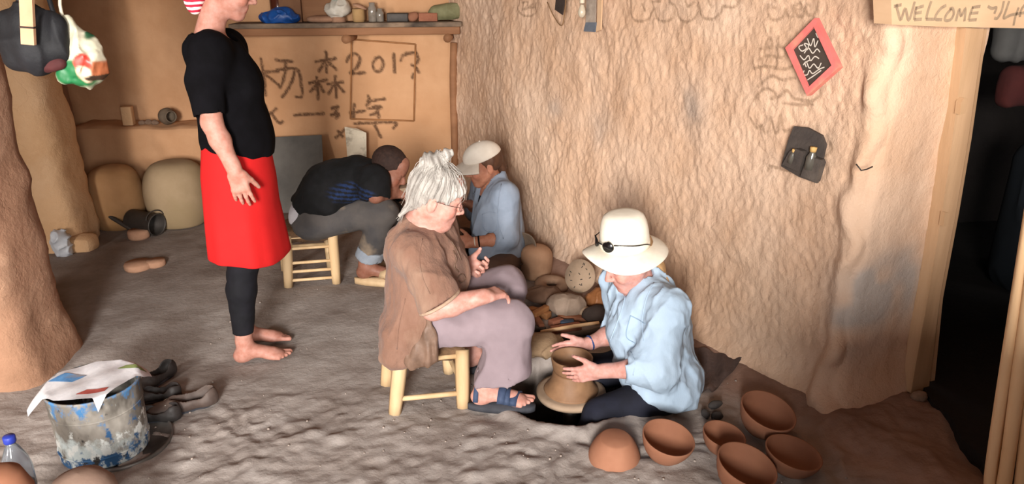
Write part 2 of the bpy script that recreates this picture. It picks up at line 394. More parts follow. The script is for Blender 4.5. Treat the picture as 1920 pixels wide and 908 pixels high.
# ---- back wall with charcoal writing
def disp_b(s, z, P): return .014 * fbm(P * 2.2, 3, 41) + .004 * fbm(P * 9, 3, 42)
BW0, BW1 = V(-3.3, 5.6), V(-.40, 5.6)
def BWf(px, py):
    p = W(px, py, 5.6); return np.array([p[0] - BW0[0], p[2]])
INK_B = pxs(BWf, [
    # first sign
    [(490, 110), (493, 130), (498, 178)], [(478, 136), (522, 134)], [(497, 134), (488, 150), (481, 156)], [(500, 142), (514, 152), (522, 160)],
    [(518, 113), (547, 115)], [(536, 118), (534, 140), (526, 164), (522, 158)], [(520, 132), (548, 128), (560, 134), (564, 152), (566, 180), (556, 182)], [(552, 134), (546, 156), (530, 182)],
    # second sign
    [(592, 116), (628, 110)], [(611, 98), (612, 136)], [(608, 118), (598, 134)], [(614, 116), (630, 130)],
    [(580, 156), (612, 150)], [(594, 146), (596, 186)], [(596, 156), (582, 172)], [(598, 156), (606, 172)],
    [(614, 158), (642, 154)], [(628, 144), (630, 182)], [(626, 158), (616, 176)], [(630, 156), (644, 172)],
    # year
    [(650, 116), (656, 104), (668, 102), (674, 112), (668, 128), (656, 138), (684, 137)],
    [(704, 110), (698, 122), (704, 134), (714, 132), (718, 118), (712, 108), (704, 110)], [(738, 102), (740, 136)],
    [(751, 114), (755, 105), (763, 101)], [(762, 100), (775, 99)], [(780, 98), (784, 110), (781, 120)], [(772, 122), (780, 127), (785, 136)], [(775, 139), (773, 146)],
    # lower line
    [(498, 198), (502, 214), (496, 230)], [(518, 204), (504, 216)], [(510, 214), (524, 230), (530, 228)], [(552, 216), (606, 213)],
    [(622, 204), (634, 200), (628, 212)], [(620, 216), (634, 214), (630, 222)], [(690, 180), (694, 190), (688, 198)], [(690, 190), (720, 186)], [(656, 212), (684, 208)], [(664, 196), (662, 222)], [(698, 202), (712, 200), (704, 212), (694, 216)], [(708, 204), (710, 222)], [(690, 204), (714, 202)],
    [(664, 232), (738, 230), (738, 240)], [(702, 234), (714, 258)], [(630, 258), (648, 242)], [(634, 246), (642, 256)],
])
def ink_b(s, z, P):
    Q = np.column_stack([s, z]); c = np.zeros((len(s), 3), np.float32); sel = (z > .45) & (s > .9)
    c[sel, 0] = .9 * sstep(.017, .006, seg_dist(Q[sel], INK_B) + .004 * vnoise(P[sel] * 40, 3)); return c
tag(path_wall('wall_back', [BW0, BW1], -.03, 2.1, .0095, disp_b, M_wallb, ink_b), 'smoky brown earth wall at the back with charcoal writing and a year', kind='structure')
# earthen bench along the left of the back wall
def rounded_block(name, lo, hi, mtl, label, res=.03, amp=.012, seed=0, kind='structure', parent=None):
    lo = np.asarray(lo, float); hi = np.asarray(hi, float); out = MB(); cs = {}
    vs, fs = [], []
    def side(o, a, b):
        na = max(2, int(np.linalg.norm(a) / res)); nb = max(2, int(np.linalg.norm(b) / res)); base = len(vs)
        for i in range(na + 1):
            for j in range(nb + 1): vs.append(o + a * i / na + b * j / nb)
        for i in range(na):
            for j in range(nb):
                q = base + i * (nb + 1) + j; fs.append((q, q + nb + 1, q + nb + 2, q + 1))
    dx, dy, dz = V(hi[0] - lo[0], 0, 0), V(0, hi[1] - lo[1], 0), V(0, 0, hi[2] - lo[2])
    side(lo, dx, dz); side(lo + dx, dy, dz); side(lo + dx + dy, -dx, dz); side(lo + dy, -dy, dz); side(lo + dz, dx, dy)
    Pv = np.array(vs); c = (lo + hi) / 2; h = (hi - lo) / 2; q = (Pv - c)
    r = min(.05, h.min() * .8); inner = np.clip(q, -(h - r), h - r); dlt = q - inner; ln = np.linalg.norm(dlt, axis=1, keepdims=True)
    Pv = c + inner + np.where(ln > 1e-6, dlt / np.maximum(ln, 1e-6) * np.minimum(ln, r), 0)
    nrm = q / np.maximum(np.abs(q / h).max(1, keepdims=True), 1e-6); nrm = dlt / np.maximum(ln, 1e-6)
    Pv = Pv + nrm * (amp * fbm(Pv * 6, 4, seed))[:, None]
    o = mk(name, Pv, fs, mtl, parent); return tag(o, label, kind=kind) if parent is None else o
rounded_block('wall_bench', (-3.2, 5.31, -.05), (-1.95, 5.65, .62), M_wallb, 'low earthen bench built against the back wall', seed=4)
# left wall, ceiling, closing walls
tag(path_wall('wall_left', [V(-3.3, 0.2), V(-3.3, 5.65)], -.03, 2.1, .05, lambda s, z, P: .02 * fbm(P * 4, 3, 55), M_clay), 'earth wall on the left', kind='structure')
cv, cf = box((0.1, 2.5, 2.16), (3.7, 3.3, .06), None, .0); tag(mk('ceiling', cv, cf, M_roof, smooth=False), 'reed and earth ceiling', kind='structure')
# walls either side of the entrance behind the photographer
for nm, a, b in (('wall_front_left', V(-2.55, .1), V(-1.5, -.2)), ('wall_front_right', V(1.95, -.35), V(2.3, .6))):
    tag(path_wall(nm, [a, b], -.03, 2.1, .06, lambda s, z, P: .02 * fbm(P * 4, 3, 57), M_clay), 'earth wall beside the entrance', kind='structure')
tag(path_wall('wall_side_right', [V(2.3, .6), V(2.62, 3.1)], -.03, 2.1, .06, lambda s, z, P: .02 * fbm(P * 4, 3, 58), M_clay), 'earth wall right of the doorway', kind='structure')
tag(path_wall('wall_shade_blocker', [V(.24, .22), V(1.3, .26), V(2.3, .6)], -.03, 1.33, .05, lambda s, z, P: .015 * fbm(P * 4, 3, 59), M_clay), 'added low wall out of view, shading the lower right', kind='structure')  # unseen wall added to block light from the bowls and lower plaster
# ---- doorway at the right: dark room, jamb plank, lintel
DT = unit(WC2 - WC1); DN = V(DT[1], -DT[0])            # along the door wall, and out of it towards the camera
DWf = wall_plane(WC1, WC2)
def dwp(px, py, out=0.0):
    s, z = DWf(px, py); p = WC1 + DT * s + DN * out; return V(p[0], p[1], z)
tag(path_wall('wall_over_door', [WC1 + DT * .3 - DN * .06, WC1 + DT * 1.7 - DN * .06], 1.52, 2.1, .04, lambda s, z, P: .01 * fbm(P * 4, 3, 61), M_wallr), 'adobe wall over the doorway', kind='structure')
tag(path_wall('wall_right_of_door', [WC1 + DT * 1.25 - DN * .02, WC1 + DT * 1.8 - DN * .02], -.03, 1.6, .04, lambda s, z, P: .01 * fbm(P * 4, 3, 62), M_wallr), 'adobe wall right of the doorway', kind='structure')
tag(path_wall('wall_dark_room', [V(1.72, 2.80), V(1.45, 4.7), V(3.7, 4.9), V(3.7, 2.9)], -.03, 2.1, .06, lambda s, z, P: .02 * fbm(P * 4, 3, 63), M_dark), 'walls of the dark room behind the doorway, shade put into their colour', kind='structure')
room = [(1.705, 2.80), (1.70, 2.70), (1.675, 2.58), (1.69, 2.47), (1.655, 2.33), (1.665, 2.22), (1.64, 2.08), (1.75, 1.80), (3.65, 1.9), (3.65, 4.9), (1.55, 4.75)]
tag(mk('floor_dark_room', *prism(room, V(0, 0, -.05), V(1, 0, 0), V(0, 1, 0), .112), M_dark, smooth=False), 'floor of the dark room, shade put into its black colour', kind='structure')
def px_prism(pts, out, th, O=None):
    ff = wall_plane(WC1 + DN * (out + th), WC2 + DN * (out + th)); q = [ff(*p) for p in pts]; o3 = V(WC1[0] + DN[0] * out, WC1[1] + DN[1] * out, 0)
    return prism([tuple(a) for a in q], o3, V(DT[0], DT[1], 0), V(0, 0, 1), th)
lr = thing('door_lintel', 'pale plank lintel over the doorway with WELCOME written on it', 'lintel', dwp(1672, 46))
px_prism_pts = [(1672, 46), (1760, 50), (1960, 54), (1985, -28), (1820, -34), (1670, -32)]
mk('plank', *px_prism(px_prism_pts, .012, .070), M_lint, lr, smooth=False)
M_char = mat('charcoal_lettering', '#8f7862', '#a18a70', 60, .95)
M_charb = mat('charcoal_lettering_dark', '#8d7051', '#a5845f', 60, .95)
LET = [  # W E L C O M E and the signs after it
    [(1680, 8), (1684, 24), (1689, 37), (1697, 16), (1704, 38), (1715, 3)], [(1676, 12), (1690, 9)],
    [(1718, 12), (1715, 26), (1714, 37)], [(1716, 16), (1732, 11)], [(1716, 25), (1728, 23)], [(1714, 37), (1728, 36)],
    [(1746, 2), (1740, 20), (1736, 36)], [(1736, 36), (1752, 36)],
    [(1774, 10), (1764, 16), (1755, 28), (1754, 36), (1766, 37)],
    [(1784, 16), (1774, 28), (1772, 38), (1782, 37), (1788, 26), (1786, 16), (1780, 17)],
    [(1792, 40), (1796, 24), (1799, 18), (1802, 30), (1810, 16), (1808, 40)],
    [(1824, 13), (1819, 26), (1816, 38)], [(1822, 14), (1838, 12)], [(1820, 25), (1834, 24)], [(1816, 38), (1831, 37)],
    [(1852, 12), (1860, 16), (1868, 14), (1864, 26)], [(1882, 2), (1878, 20), (1870, 34), (1864, 34)], [(1892, 2), (1886, 20), (1882, 34), (1896, 28), (1920, 24)], [(1910, 14), (1904, 30), (1900, 48)], [(1925, 4), (1915, 18), (1912, 32)],
]
lo3 = V(WC1[0] + DN[0] * .0825, WC1[1] + DN[1] * .0825, 0)
# the letters lie on the plank's front face: project through the same wall frame, pushed out by the plank thickness
FRf = wall_plane(WC1 + DN * .0825, WC2 + DN * .0825)
ribbon(pxs(FRf, LET), lo3, V(DT[0], DT[1], 0), V(0, 0, 1), .010, .0008).build('lettering', M_char, lr, smooth=False)
jr = thing('door_jamb', 'weathered wooden jamb plank on the left of the dark doorway', 'door jamb', V(*(WC1 + DT * .45), 0))
mk('plank', *px_prism([(1708, 738), (1740, 742), (1762, 560), (1792, 400), (1816, 258), (1845, 54), (1812, 52), (1800, 150), (1786, 260), (1766, 400), (1742, 545), (1716, 690)], -.035, .075), M_woodd, jr, smooth=False)
mk('edge_strip', *px_prism([(1742, 742), (1750, 740), (1768, 560), (1798, 400), (1822, 258), (1851, 54), (1846, 54), (1817, 258), (1793, 400), (1763, 560)], -.035, .05), M_woodd, jr, smooth=False)
mk('latch', *px_prism([(1800, 215), (1810, 213), (1816, 186), (1808, 184), (1803, 192)], .04, .022), M_woodd, jr, smooth=False)
mk('latch', *px_prism([(1768, 425), (1776, 424), (1780, 400), (1772, 398)], .04, .018), M_woodd, jr, smooth=False)
# stone and sill at the foot of the jamb
def pebble(name, c, r, mtl, seed, flat=.7, n=14, R=None, root=None):
    v, f = lathe([(math.sin(a) , -math.cos(a)) for a in np.linspace(.02, math.pi - .02, 9)], n)
    v = np.array(v); v = v * np.asarray(r, float); v = v * (1 + .16 * fbm(v / max(r) * 1.6 + seed * 3.1, 2, seed))[:, None]
    if R is not None: v = v @ np.asarray(R).T
    return mk(name, v + np.asarray(c, float), f, mtl, root, None if root is not None else c)
M_stone = mat('earth_stone', '#8c7260', '#705a4a', 14, .95, bump=.5, bscale=50)
p = G(1722, 748, .05); tag(pebble('stone', p + V(0, 0, .012), (.032, .026, .024), M_stone, 3), 'fist sized earth lump at the foot of the door jamb', 'stone')

# ---- right foreground: screen of a flat batten and round poles
M_cane = mat('cane_sunlight_painted', '#ecc79c', '#dcb486', 9, .6, bump=.2, bscale=50, bdist=.003, stretch=(1, 1, .12))  # sunlight on the poles is put into this brighter colour
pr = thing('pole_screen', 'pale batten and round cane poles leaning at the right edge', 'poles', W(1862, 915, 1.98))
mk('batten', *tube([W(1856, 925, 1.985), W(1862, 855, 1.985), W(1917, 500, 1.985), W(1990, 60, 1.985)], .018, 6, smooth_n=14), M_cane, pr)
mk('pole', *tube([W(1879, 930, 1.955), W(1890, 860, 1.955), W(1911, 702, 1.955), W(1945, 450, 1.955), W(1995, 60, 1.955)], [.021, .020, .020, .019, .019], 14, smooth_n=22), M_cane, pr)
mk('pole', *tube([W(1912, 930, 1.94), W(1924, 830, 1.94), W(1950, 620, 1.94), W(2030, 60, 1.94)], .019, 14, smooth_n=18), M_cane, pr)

# ---- adobe pillars at the left
def pillar(name, path, seed, mtl, label, half, n=40, amp=.022):
    """path: (x, y, z) centre line, half: (hx, hy) per station"""
    st = 60; q = spline(np.column_stack([np.asarray(path, float), np.asarray(half, float)]), st); v = []; f = []
    for i in range(st):
        x, y, z, hx, hy = q[i]
        for k in range(n):
            a = 2 * math.pi * k / n; ca, sa = math.cos(a), math.sin(a); e = (abs(ca) ** 4 + abs(sa) ** 4) ** -.25
            v.append((x + hx * ca * e, y + hy * sa * e, z))
    v = np.array(v); cen = np.repeat(q[:, :3], n, 0); d = v - cen; d /= np.linalg.norm(d, axis=1, keepdims=True)
    v = v + d * (amp * fbm(v * 4, 4, seed) + .006 * fbm(v * 20, 2, seed + 5))[:, None]
    for i in range(st - 1):
        for k in range(n): f.append((i * n + k, i * n + (k + 1) % n, (i + 1) * n + (k + 1) % n, (i + 1) * n + k))
    return tag(mk(name, v, f, mtl), label, kind='structure')
pillar('trim_1', [(-2.36, 3.0, -.05), (-2.40, 3.0, .35), (-2.45, 3.0, 1.0), (-2.44, 3.0, 2.12)], 71, M_clay, 'reddish adobe pillar in the left foreground, shade in its colour', [(.34, .26), (.33, .24), (.35, .24), (.36, .24)])
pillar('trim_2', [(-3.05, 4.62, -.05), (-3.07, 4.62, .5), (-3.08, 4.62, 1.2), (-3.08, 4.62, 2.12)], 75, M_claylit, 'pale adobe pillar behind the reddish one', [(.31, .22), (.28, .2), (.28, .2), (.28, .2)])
# ================================================================== implicit surfaces for people and cloth
class Field:
    def __init__(s): s.ops = []; s.disp = None
    def add(s, prim, k=.02): s.ops.append((0, prim, k)); return s
    def sub(s, prim, k=.004): s.ops.append((1, prim, k)); return s
    def cut(s, prim, k=.004): s.ops.append((2, prim, k)); return s
    def prep(s):
        s.bc = np.array([p[1] for _, p, _ in s.ops]); s.br = np.array([p[2] for _, p, _ in s.ops]); s.kk = np.array([k for _, _, k in s.ops])
    def ev(s, P, c=None, R=0):
        d = np.full(len(P), .6, np.float32)
        near = np.ones(len(s.ops), bool) if c is None else (np.linalg.norm(s.bc - c, axis=1) - s.br - R) < s.kk + .045
        for i, (op, prim, k) in enumerate(s.ops):
            if not near[i]: continue
            e = prim[0](P)
            if op == 0: d = smin(d, e, k)
            elif op == 1: d = -smin(-d, e, k)
            else: d = -smin(-d, -e, k)
        if s.disp is not None: d = d + s.disp(P)
        return d
def smin(a, b, k):
    if k <= 0: return np.minimum(a, b)
    h = np.maximum(k - np.abs(a - b), 0) / k
    return np.minimum(a, b) - h * h * k * .25
def rc(a, b, ra, rb, ax=None, fl=1.0):
    """tapered capsule; optional squash by fl along axis ax"""
    a = np.asarray(a, np.float32); b = np.asarray(b, np.float32); ab = b - a; L = max(float(ab @ ab), 1e-9)
    A = None if ax is None else unit(ax).astype(np.float32)
    def f(P):
        q = P - a; t = np.clip((q @ ab) / L, 0, 1); w = q - t[:, None] * ab
        if A is not None:
            s = w @ A; w = w + np.outer(s * (1 / fl - 1), A)
            return (np.sqrt((w * w).sum(1)) - (ra + (rb - ra) * t)) * min(fl, 1)
        return np.sqrt((w * w).sum(1)) - (ra + (rb - ra) * t)
    return f, (a + b) / 2, math.sqrt(L) / 2 + max(ra, rb) * max(fl, 1)
def rcf(a, b, ra, rb, n=None):
    """tapered capsule cut flat at b (plane normal n or the axis): a sleeve or trouser leg"""
    f0, c, R = rc(a, np.asarray(b) + (np.asarray(b) - np.asarray(a)) * .25, ra, rb + (rb - ra) * .25); bb = np.asarray(b, np.float32)
    nn = unit(np.asarray(b, float) - np.asarray(a, float) if n is None else n).astype(np.float32)
    return (lambda P: np.maximum(f0(P), (P - bb) @ nn)), c, R
def el(c, r, R=None):
    c = np.asarray(c, np.float32); r = np.asarray(r, np.float32); R = None if R is None else np.asarray(R, np.float32)
    def f(P):
        q = P - c
        if R is not None: q = q @ R
        k0 = np.sqrt(((q / r) ** 2).sum(1)); k1 = np.sqrt(((q / (r * r)) ** 2).sum(1))
        return k0 * (k0 - 1) / np.maximum(k1, 1e-6)
    return f, c, float(r.max())
def bx3(c, h, rad, R=None):
    c = np.asarray(c, np.float32); h = np.asarray(h, np.float32); R = None if R is None else np.asarray(R, np.float32)
    def f(P):
        q = P - c
        if R is not None: q = q @ R
        q = np.abs(q) - (h - rad)
        return np.sqrt((np.maximum(q, 0) ** 2).sum(1)) + np.minimum(q.max(1), 0) - rad
    return f, c, float(np.linalg.norm(h))
def pl(c, n):
    """half space: keeps the side n points away from"""
    c = np.asarray(c, np.float32); n = unit(n).astype(np.float32)
    return (lambda P: (P - c) @ n), c, 50.0
def surf_nets(field, lo, hi, res, blk=14):
    lo = np.asarray(lo, float); hi = np.asarray(hi, float); field.prep()
    nb = np.maximum(1, np.ceil((hi - lo) / (res * blk)).astype(int)); n = nb * blk + 1
    bi = np.stack(np.meshgrid(*[np.arange(k) for k in nb], indexing='ij'), -1).reshape(-1, 3)
    cen = (lo + (bi + .5) * blk * res).astype(np.float32)
    half = blk * res * .5 * 1.7321
    dc = np.concatenate([field.ev(cen[i:i + 4000]) for i in range(0, len(cen), 4000)])
    val = np.repeat(np.repeat(np.repeat(np.where(dc < 0, -1, 1).reshape(nb).astype(np.float32), blk, 0), blk, 1), blk, 2)
    val = np.pad(val, ((0, 1),) * 3, mode='edge')
    off = np.stack(np.meshgrid(*[np.arange(blk + 1)] * 3, indexing='ij'), -1).reshape(-1, 3)
    for b, c, d in zip(bi, cen, dc):
        if abs(d) > half * 1.25 + .02: continue
        o = b * blk
        P = (lo + (o + off) * res).astype(np.float32)
        val[o[0]:o[0] + blk + 1, o[1]:o[1] + blk + 1, o[2]:o[2] + blk + 1] = field.ev(P, c.astype(float), half).reshape(blk + 1, blk + 1, blk + 1)
    ins = val < 0
    cnt = np.zeros(n - 1, np.int8); C = {}
    for i in (0, 1):
        for j in (0, 1):
            for k in (0, 1):
                cnt += ins[i:i + n[0] - 1, j:j + n[1] - 1, k:k + n[2] - 1]
    act = (cnt > 0) & (cnt < 8); idx = np.argwhere(act)
    if len(idx) == 0: return np.zeros((0, 3)), np.zeros((0, 4), int)
    vid = np.full(act.shape, -1, np.int32); vid[tuple(idx.T)] = np.arange(len(idx))
    acc = np.zeros((len(idx), 3)); num = np.zeros(len(idx))
    cv = {(i, j, k): val[idx[:, 0] + i, idx[:, 1] + j, idx[:, 2] + k] for i in (0, 1) for j in (0, 1) for k in (0, 1)}
    for a in cv:
        for ax in range(3):
            if a[ax]: continue
            b = list(a); b[ax] = 1; b = tuple(b); va, vb = cv[a], cv[b]; m = (va < 0) != (vb < 0)
            t = np.where(m, va / np.where(m, va - vb, 1), 0)
            p = np.tile(np.array(a, float), (len(idx), 1)); p[:, ax] += t
            acc += np.where(m[:, None], p, 0); num += m
    vert = lo + (idx + acc / np.maximum(num, 1)[:, None]) * res
    quads = []
    for ax in range(3):
        u, w_ = (ax + 1) % 3, (ax + 2) % 3
        sl0 = [slice(None)] * 3; sl1 = [slice(None)] * 3; sl0[ax] = slice(0, -1); sl1[ax] = slice(1, None)
        a, b = ins[tuple(sl0)], ins[tuple(sl1)]; e = np.argwhere(a != b)
        e = e[(e[:, u] > 0) & (e[:, w_] > 0) & (e[:, u] < n[u] - 1) & (e[:, w_] < n[w_] - 1)]
        if len(e) == 0: continue
        q = []
        for du, dw in ((-1, -1), (0, -1), (0, 0), (-1, 0)):
            x = e.copy(); x[:, u] += du; x[:, w_] += dw; q.append(vid[tuple(x.T)])
        q = np.stack(q, 1); flip = ~a[tuple(e.T)]; q[flip] = q[flip][:, ::-1]; quads.append(q[(q >= 0).all(1)])
    return vert, np.concatenate(quads)
def mesh_field(field, lo, hi, res, fine=()):
    """one continuous surface; boxes in fine = [(lo, hi, res)] are meshed more finely"""
    v, f = surf_nets(field, lo, hi, res); vs, fs = [], []
    if len(f):
        c = v[f].mean(1); keep = np.ones(len(f), bool)
        for a, b, r in fine: keep &= ~((c > np.asarray(a) + res * 1.3) & (c < np.asarray(b) - res * 1.3)).all(1)
        vs.append(v); fs.append(f[keep])
    o = len(v)
    for a, b, r in fine:
        x, g = surf_nets(field, a, b, r); vs.append(x); fs.append(g + o); o += len(x)
    v = np.concatenate(vs); f = np.concatenate(fs)
    used = np.unique(f); mp = np.full(len(v), -1); mp[used] = np.arange(len(used))
    return v[used], mp[f]
def folds(amp, fr, seed=0, st=(1, 1, 1), R=None):
    st = np.asarray(st, np.float32) * fr; R = None if R is None else np.asarray(R, np.float32)
    def f(P):
        q = (P if R is None else P @ R) * st
        return amp * (vnoise(q, seed) + .5 * vnoise(q * 2.1 + 3, seed + 1))
    return f

def creases(amp, fr, seed=0, st=(1, 1, 1), R=None):
    st = np.asarray(st, np.float32) * fr; R = None if R is None else np.asarray(R, np.float32)
    def f(P):
        q = (P if R is None else P @ R) * st; q = q + .35 * vnoise(q * .6 + 9, seed + 7)[:, None]
        return -amp * ((1 - np.abs(vnoise(q, seed))) ** 3 - .35)
    return f
# ------------------------------------------------------------------ body building blocks
class Head:
    def __init__(h, C, fwd, up=(0, 0, 1), s=1.0):
        h.C = np.asarray(C, float); h.F = unit(fwd); l = unit(np.cross(up, h.F)); h.S = l; h.U = np.cross(h.F, l); h.s = s
        h.R = np.stack([h.F, h.S, h.U], 1)
    def p(h, x, y, z): return h.C + h.s * (h.F * x + h.S * y + h.U * z)
    def build(h, f, neck, nr=(.052, .058), male=False, age=0):
        s, R, p = h.s, h.R, h.p
        f.add(el(p(-.012, 0, .035), np.array([.096, .075, .088]) * s, R), .02)
        f.add(el(p(.034, 0, -.035), np.array([.058, .060, .075]) * s, R), .03)
        for y in (-1, 1):
            f.add(rc(p(-.005, y * .055, -.045), p(.062, y * .016, -.098), .020 * s, .018 * s), .025)
            f.add(el(p(.055, y * .036, -.033), np.array([.032, .026, .028]) * s, R), .02)
        f.add(el(p(.070, 0, -.098), np.array([.022, .022, .018]) * s, R), .022)
        f.add(rc(p(.078, -.034, .020), p(.078, .034, .020), .015 * s, .015 * s), .02)
        f.add(el(p(.060, 0, .055), np.array([.032, .052, .05]) * s, R), .03)
        for y in (-1, 1): f.sub(el(p(.103, y * .032, .000), np.array([.017, .020, .013]) * s, R), .012)
        for y in (-1, 1): f.add(el(p(.076, y * .032, -.001), np.array([.013, .0145, .0115]) * s, R), .004)
        f.add(rc(p(.088, 0, .012), p(.114, 0, -.028), .0075 * s, .0115 * s), .012)
        for y in (-1, 1): f.add(el(p(.101, y * .012, -.034), np.array([.011, .008, .008]) * s, R), .008)
        f.add(el(p(.078, 0, -.062), np.array([.020, .028, .022]) * s, R), .015)
        f.add(rc(p(.090, -.016, -.0635), p(.090, .016, -.0635), .0062 * s, .0062 * s), .006)
        f.add(rc(p(.087, -.014, -.0755), p(.087, .014, -.0755), .0068 * s, .0068 * s), .006)
        f.sub(rc(p(.099, -.02, -.0695), p(.099, .02, -.0695), .0022 * s, .0022 * s), .003)
        for y in (-1, 1):
            f.add(el(p(-.010, y * .079, -.012), np.array([.019, .008, .032]) * s, R @ rotx(0)), .008)
            f.sub(el(p(-.002, y * .089, -.008), np.array([.010, .006, .018]) * s, R), .006)
        f.add(rc(p(-.022, 0, -.055), neck, nr[0], nr[1]), .03)
    def tints(h, lip='#b0605a', lash='#3a2a24', brow='#5a4334', blush='#d98f7a'):
        p = h.p; o = []
        for y in (-1, 1):
            o.append((p(.094, y * .032, -.0065), p(.090, y * .046, -.006), .0036, lash, .9)); o.append((p(.094, y * .020, -.006), p(.094, y * .034, -.0075), .0034, lash, .85))
            o.append((p(.094, y * .016, .021), p(.084, y * .048, .022), .0045, brow, .7)); o.append((p(.08, y * .045, -.035), p(.078, y * .042, -.03), .022, blush, .35))
        o.append((p(.094, -.016, -.0635), p(.094, .016, -.0635), .006, lip, .75)); o.append((p(.091, -.014, -.0755), p(.091, .014, -.0755), .0068, lip, .75))
        return o
def hand(f, wrist, d, palm, thumb, s=1.0, curl=(.25, .3, .35, .4), spread=.06, tcurl=.3, tdir=None):
    """wrist point, direction d to the fingers, palm normal (out of the palm), thumb side"""
    x = unit(d); z = np.asarray(palm, float); z = unit(z - x * (z @ x)); y = np.cross(z, x)
    if y @ np.asarray(thumb, float) < 0: y = -y
    R = np.stack([x, y, z], 1); w = np.asarray(wrist, float); q = lambda a, b, c: w + s * (x * a + y * b + z * c)
    f.add(rc(q(-.03, 0, 0), q(.02, 0, 0), .024 * s, .024 * s, z, .72), .02)
    f.add(bx3(q(.048, .001, 0), np.array([.042, .037, .0125]) * s, .012 * s, R), .012)
    f.add(el(q(.035, .022, .008), np.array([.030, .018, .013]) * s, R), .012)
    tips = []
    for i, (yy, ln) in enumerate(((.029, .068), (.010, .076), (-.010, .070), (-.028, .055))):
        a = q(.082 - .004 * abs(i - 1), yy, 0); ang = 0; p0 = a; r0 = .0088
        sp = spread * (1.5 - i)
        for j, fr in enumerate((.42, .32, .26)):
            ang += curl[i] * (.8 if j == 0 else 1.0)
            dr = x * math.cos(ang) + z * math.sin(ang); dr = unit(dr + y * math.sin(sp))
            p1 = p0 + dr * ln * fr * s; f.add(rc(p0, p1, r0 * s, (r0 - .0008) * s), .0035 if j else .008); p0 = p1; r0 -= .0008
        tips.append(p0)
    a = q(.018, .026, .004); td = tdir if tdir is not None else (.62, .72, .25)
    dr = unit(x * td[0] + y * td[1] + z * td[2]); b = a + dr * .040 * s; f.add(rc(a, b, .0145 * s, .0115 * s), .012)
    dr2 = unit(dr + x * .45 + z * tcurl); c = b + dr2 * .030 * s; f.add(rc(b, c, .0105 * s, .0095 * s), .003)
    c2 = c + unit(dr2 + x * .2 + z * tcurl) * .022 * s; f.add(rc(c, c2, .0095 * s, .0078 * s), .003)
    return tips
def foot(f, ankle, d, medial, s=1.0, ground=0.0, pitch=0):
    """bare foot: ankle point above the heel, d points to the toes on the ground"""
    x = unit(V(d[0], d[1], 0)); y = unit(np.asarray(medial, float) - x * (np.asarray(medial, float) @ x)); z = V(0, 0, 1)
    o = V(ankle[0], ankle[1], ground); q = lambda a, b, c: o + s * (x * a + y * b + z * c)
    R = np.stack([x, y, z], 1)
    f.add(rc(q(-.012, 0, .10), q(-.02, 0, .04), .033 * s, .034 * s), .02)
    f.add(el(q(-.030, 0, .030), np.array([.038, .031, .034]) * s, R), .02)
    f.add(rc(q(.0, 0, .055), q(.105, .004, .028), .034 * s, .027 * s, y, 1.15), .03)
    f.add(el(q(.115, 0, .020), np.array([.045, .044, .020]) * s, R), .02)
    for i, (yy, ln, r) in enumerate(((.029, .048, .0125), (.010, .046, .0095), (-.006, .040, .009), (-.020, .032, .0085), (-.033, .024, .0085))):
        a = q(.135 - .008 * max(i - 1, 0), yy, .016); b = q(.135 - .008 * max(i - 1, 0) + ln, yy * 1.05, .011)
        f.add(rc(a, b, r * s, r * s * .95), .006)
    f.cut(pl(q(0, 0, .0), (0, 0, -1)), .004)
    return q
SKIN = {}
M_skin = mat('skin', '#000000', '#e8d8d0', 40, .55, bump=.12, bscale=160, bdist=.002, attr='tint', spec=.35, sss=.12)
def paint(v, base, tints):
    c = np.tile(np.array(lin(base), np.float32), (len(v), 1))
    for a, b, r, col, amt in tints:
        a = np.asarray(a, float); b = np.asarray(b, float); ab = b - a; t = np.clip(((v - a) @ ab) / max(ab @ ab, 1e-9), 0, 1)
        d = np.linalg.norm(v - a - t[:, None] * ab, axis=1); k = (amt * sstep(r * 1.25, r * .6, d))[:, None]
        c = c * (1 - k) + np.array(lin(col)) * k
    return c
def body_mesh(f, root, lo, hi, res, fine, base, tints, name='body'):
    v, q = mesh_field(f, lo, hi, res, fine); return mk(name, v, q, M_skin, root, cols=paint(v, base, tints))
def cloth(name, f, lo, hi, res, mtl, root, fine=()):
    v, q = mesh_field(f, lo, hi, res, fine); return mk(name, v, q, mtl, root)
def seam(name, field, lines, r, mtl, root):
    """stitched lines, trims and prints lying on a garment: points found on its surface"""
    mb = MB(); o = V(0, 0, CH)
    for ln in lines:
        d = np.array([unit(ray(*p)) for p in spline(ln, 6 * (len(ln) - 1) + 1)]); t = np.full(len(d), 2.0); e = t
        for _ in range(45):
            e = field.ev((o + d * t[:, None]).astype(np.float32)); t = t + np.where(e > .0012, np.clip(e * .75, .0008, .2), 0)
        p = (o + d * t[:, None])[e < .004]
        if len(p) > 3 and np.linalg.norm(np.diff(p, axis=0), axis=1).max() < .06: mb.add(*tube(p, r, 6))
    if mb.v: return mk(name, mb.v, mb.f, mtl, root)
def around(*pts, pad=.05):
    p = np.array([np.asarray(x, float) for x in pts]); return p.min(0) - pad, p.max(0) + pad
def hairs(strands, r=.0016, n=4):
    out = MB()
    for s in strands: out.add(*tube(s, np.linspace(r, r * .4, 7), n, caps=False, smooth_n=7))
    return out
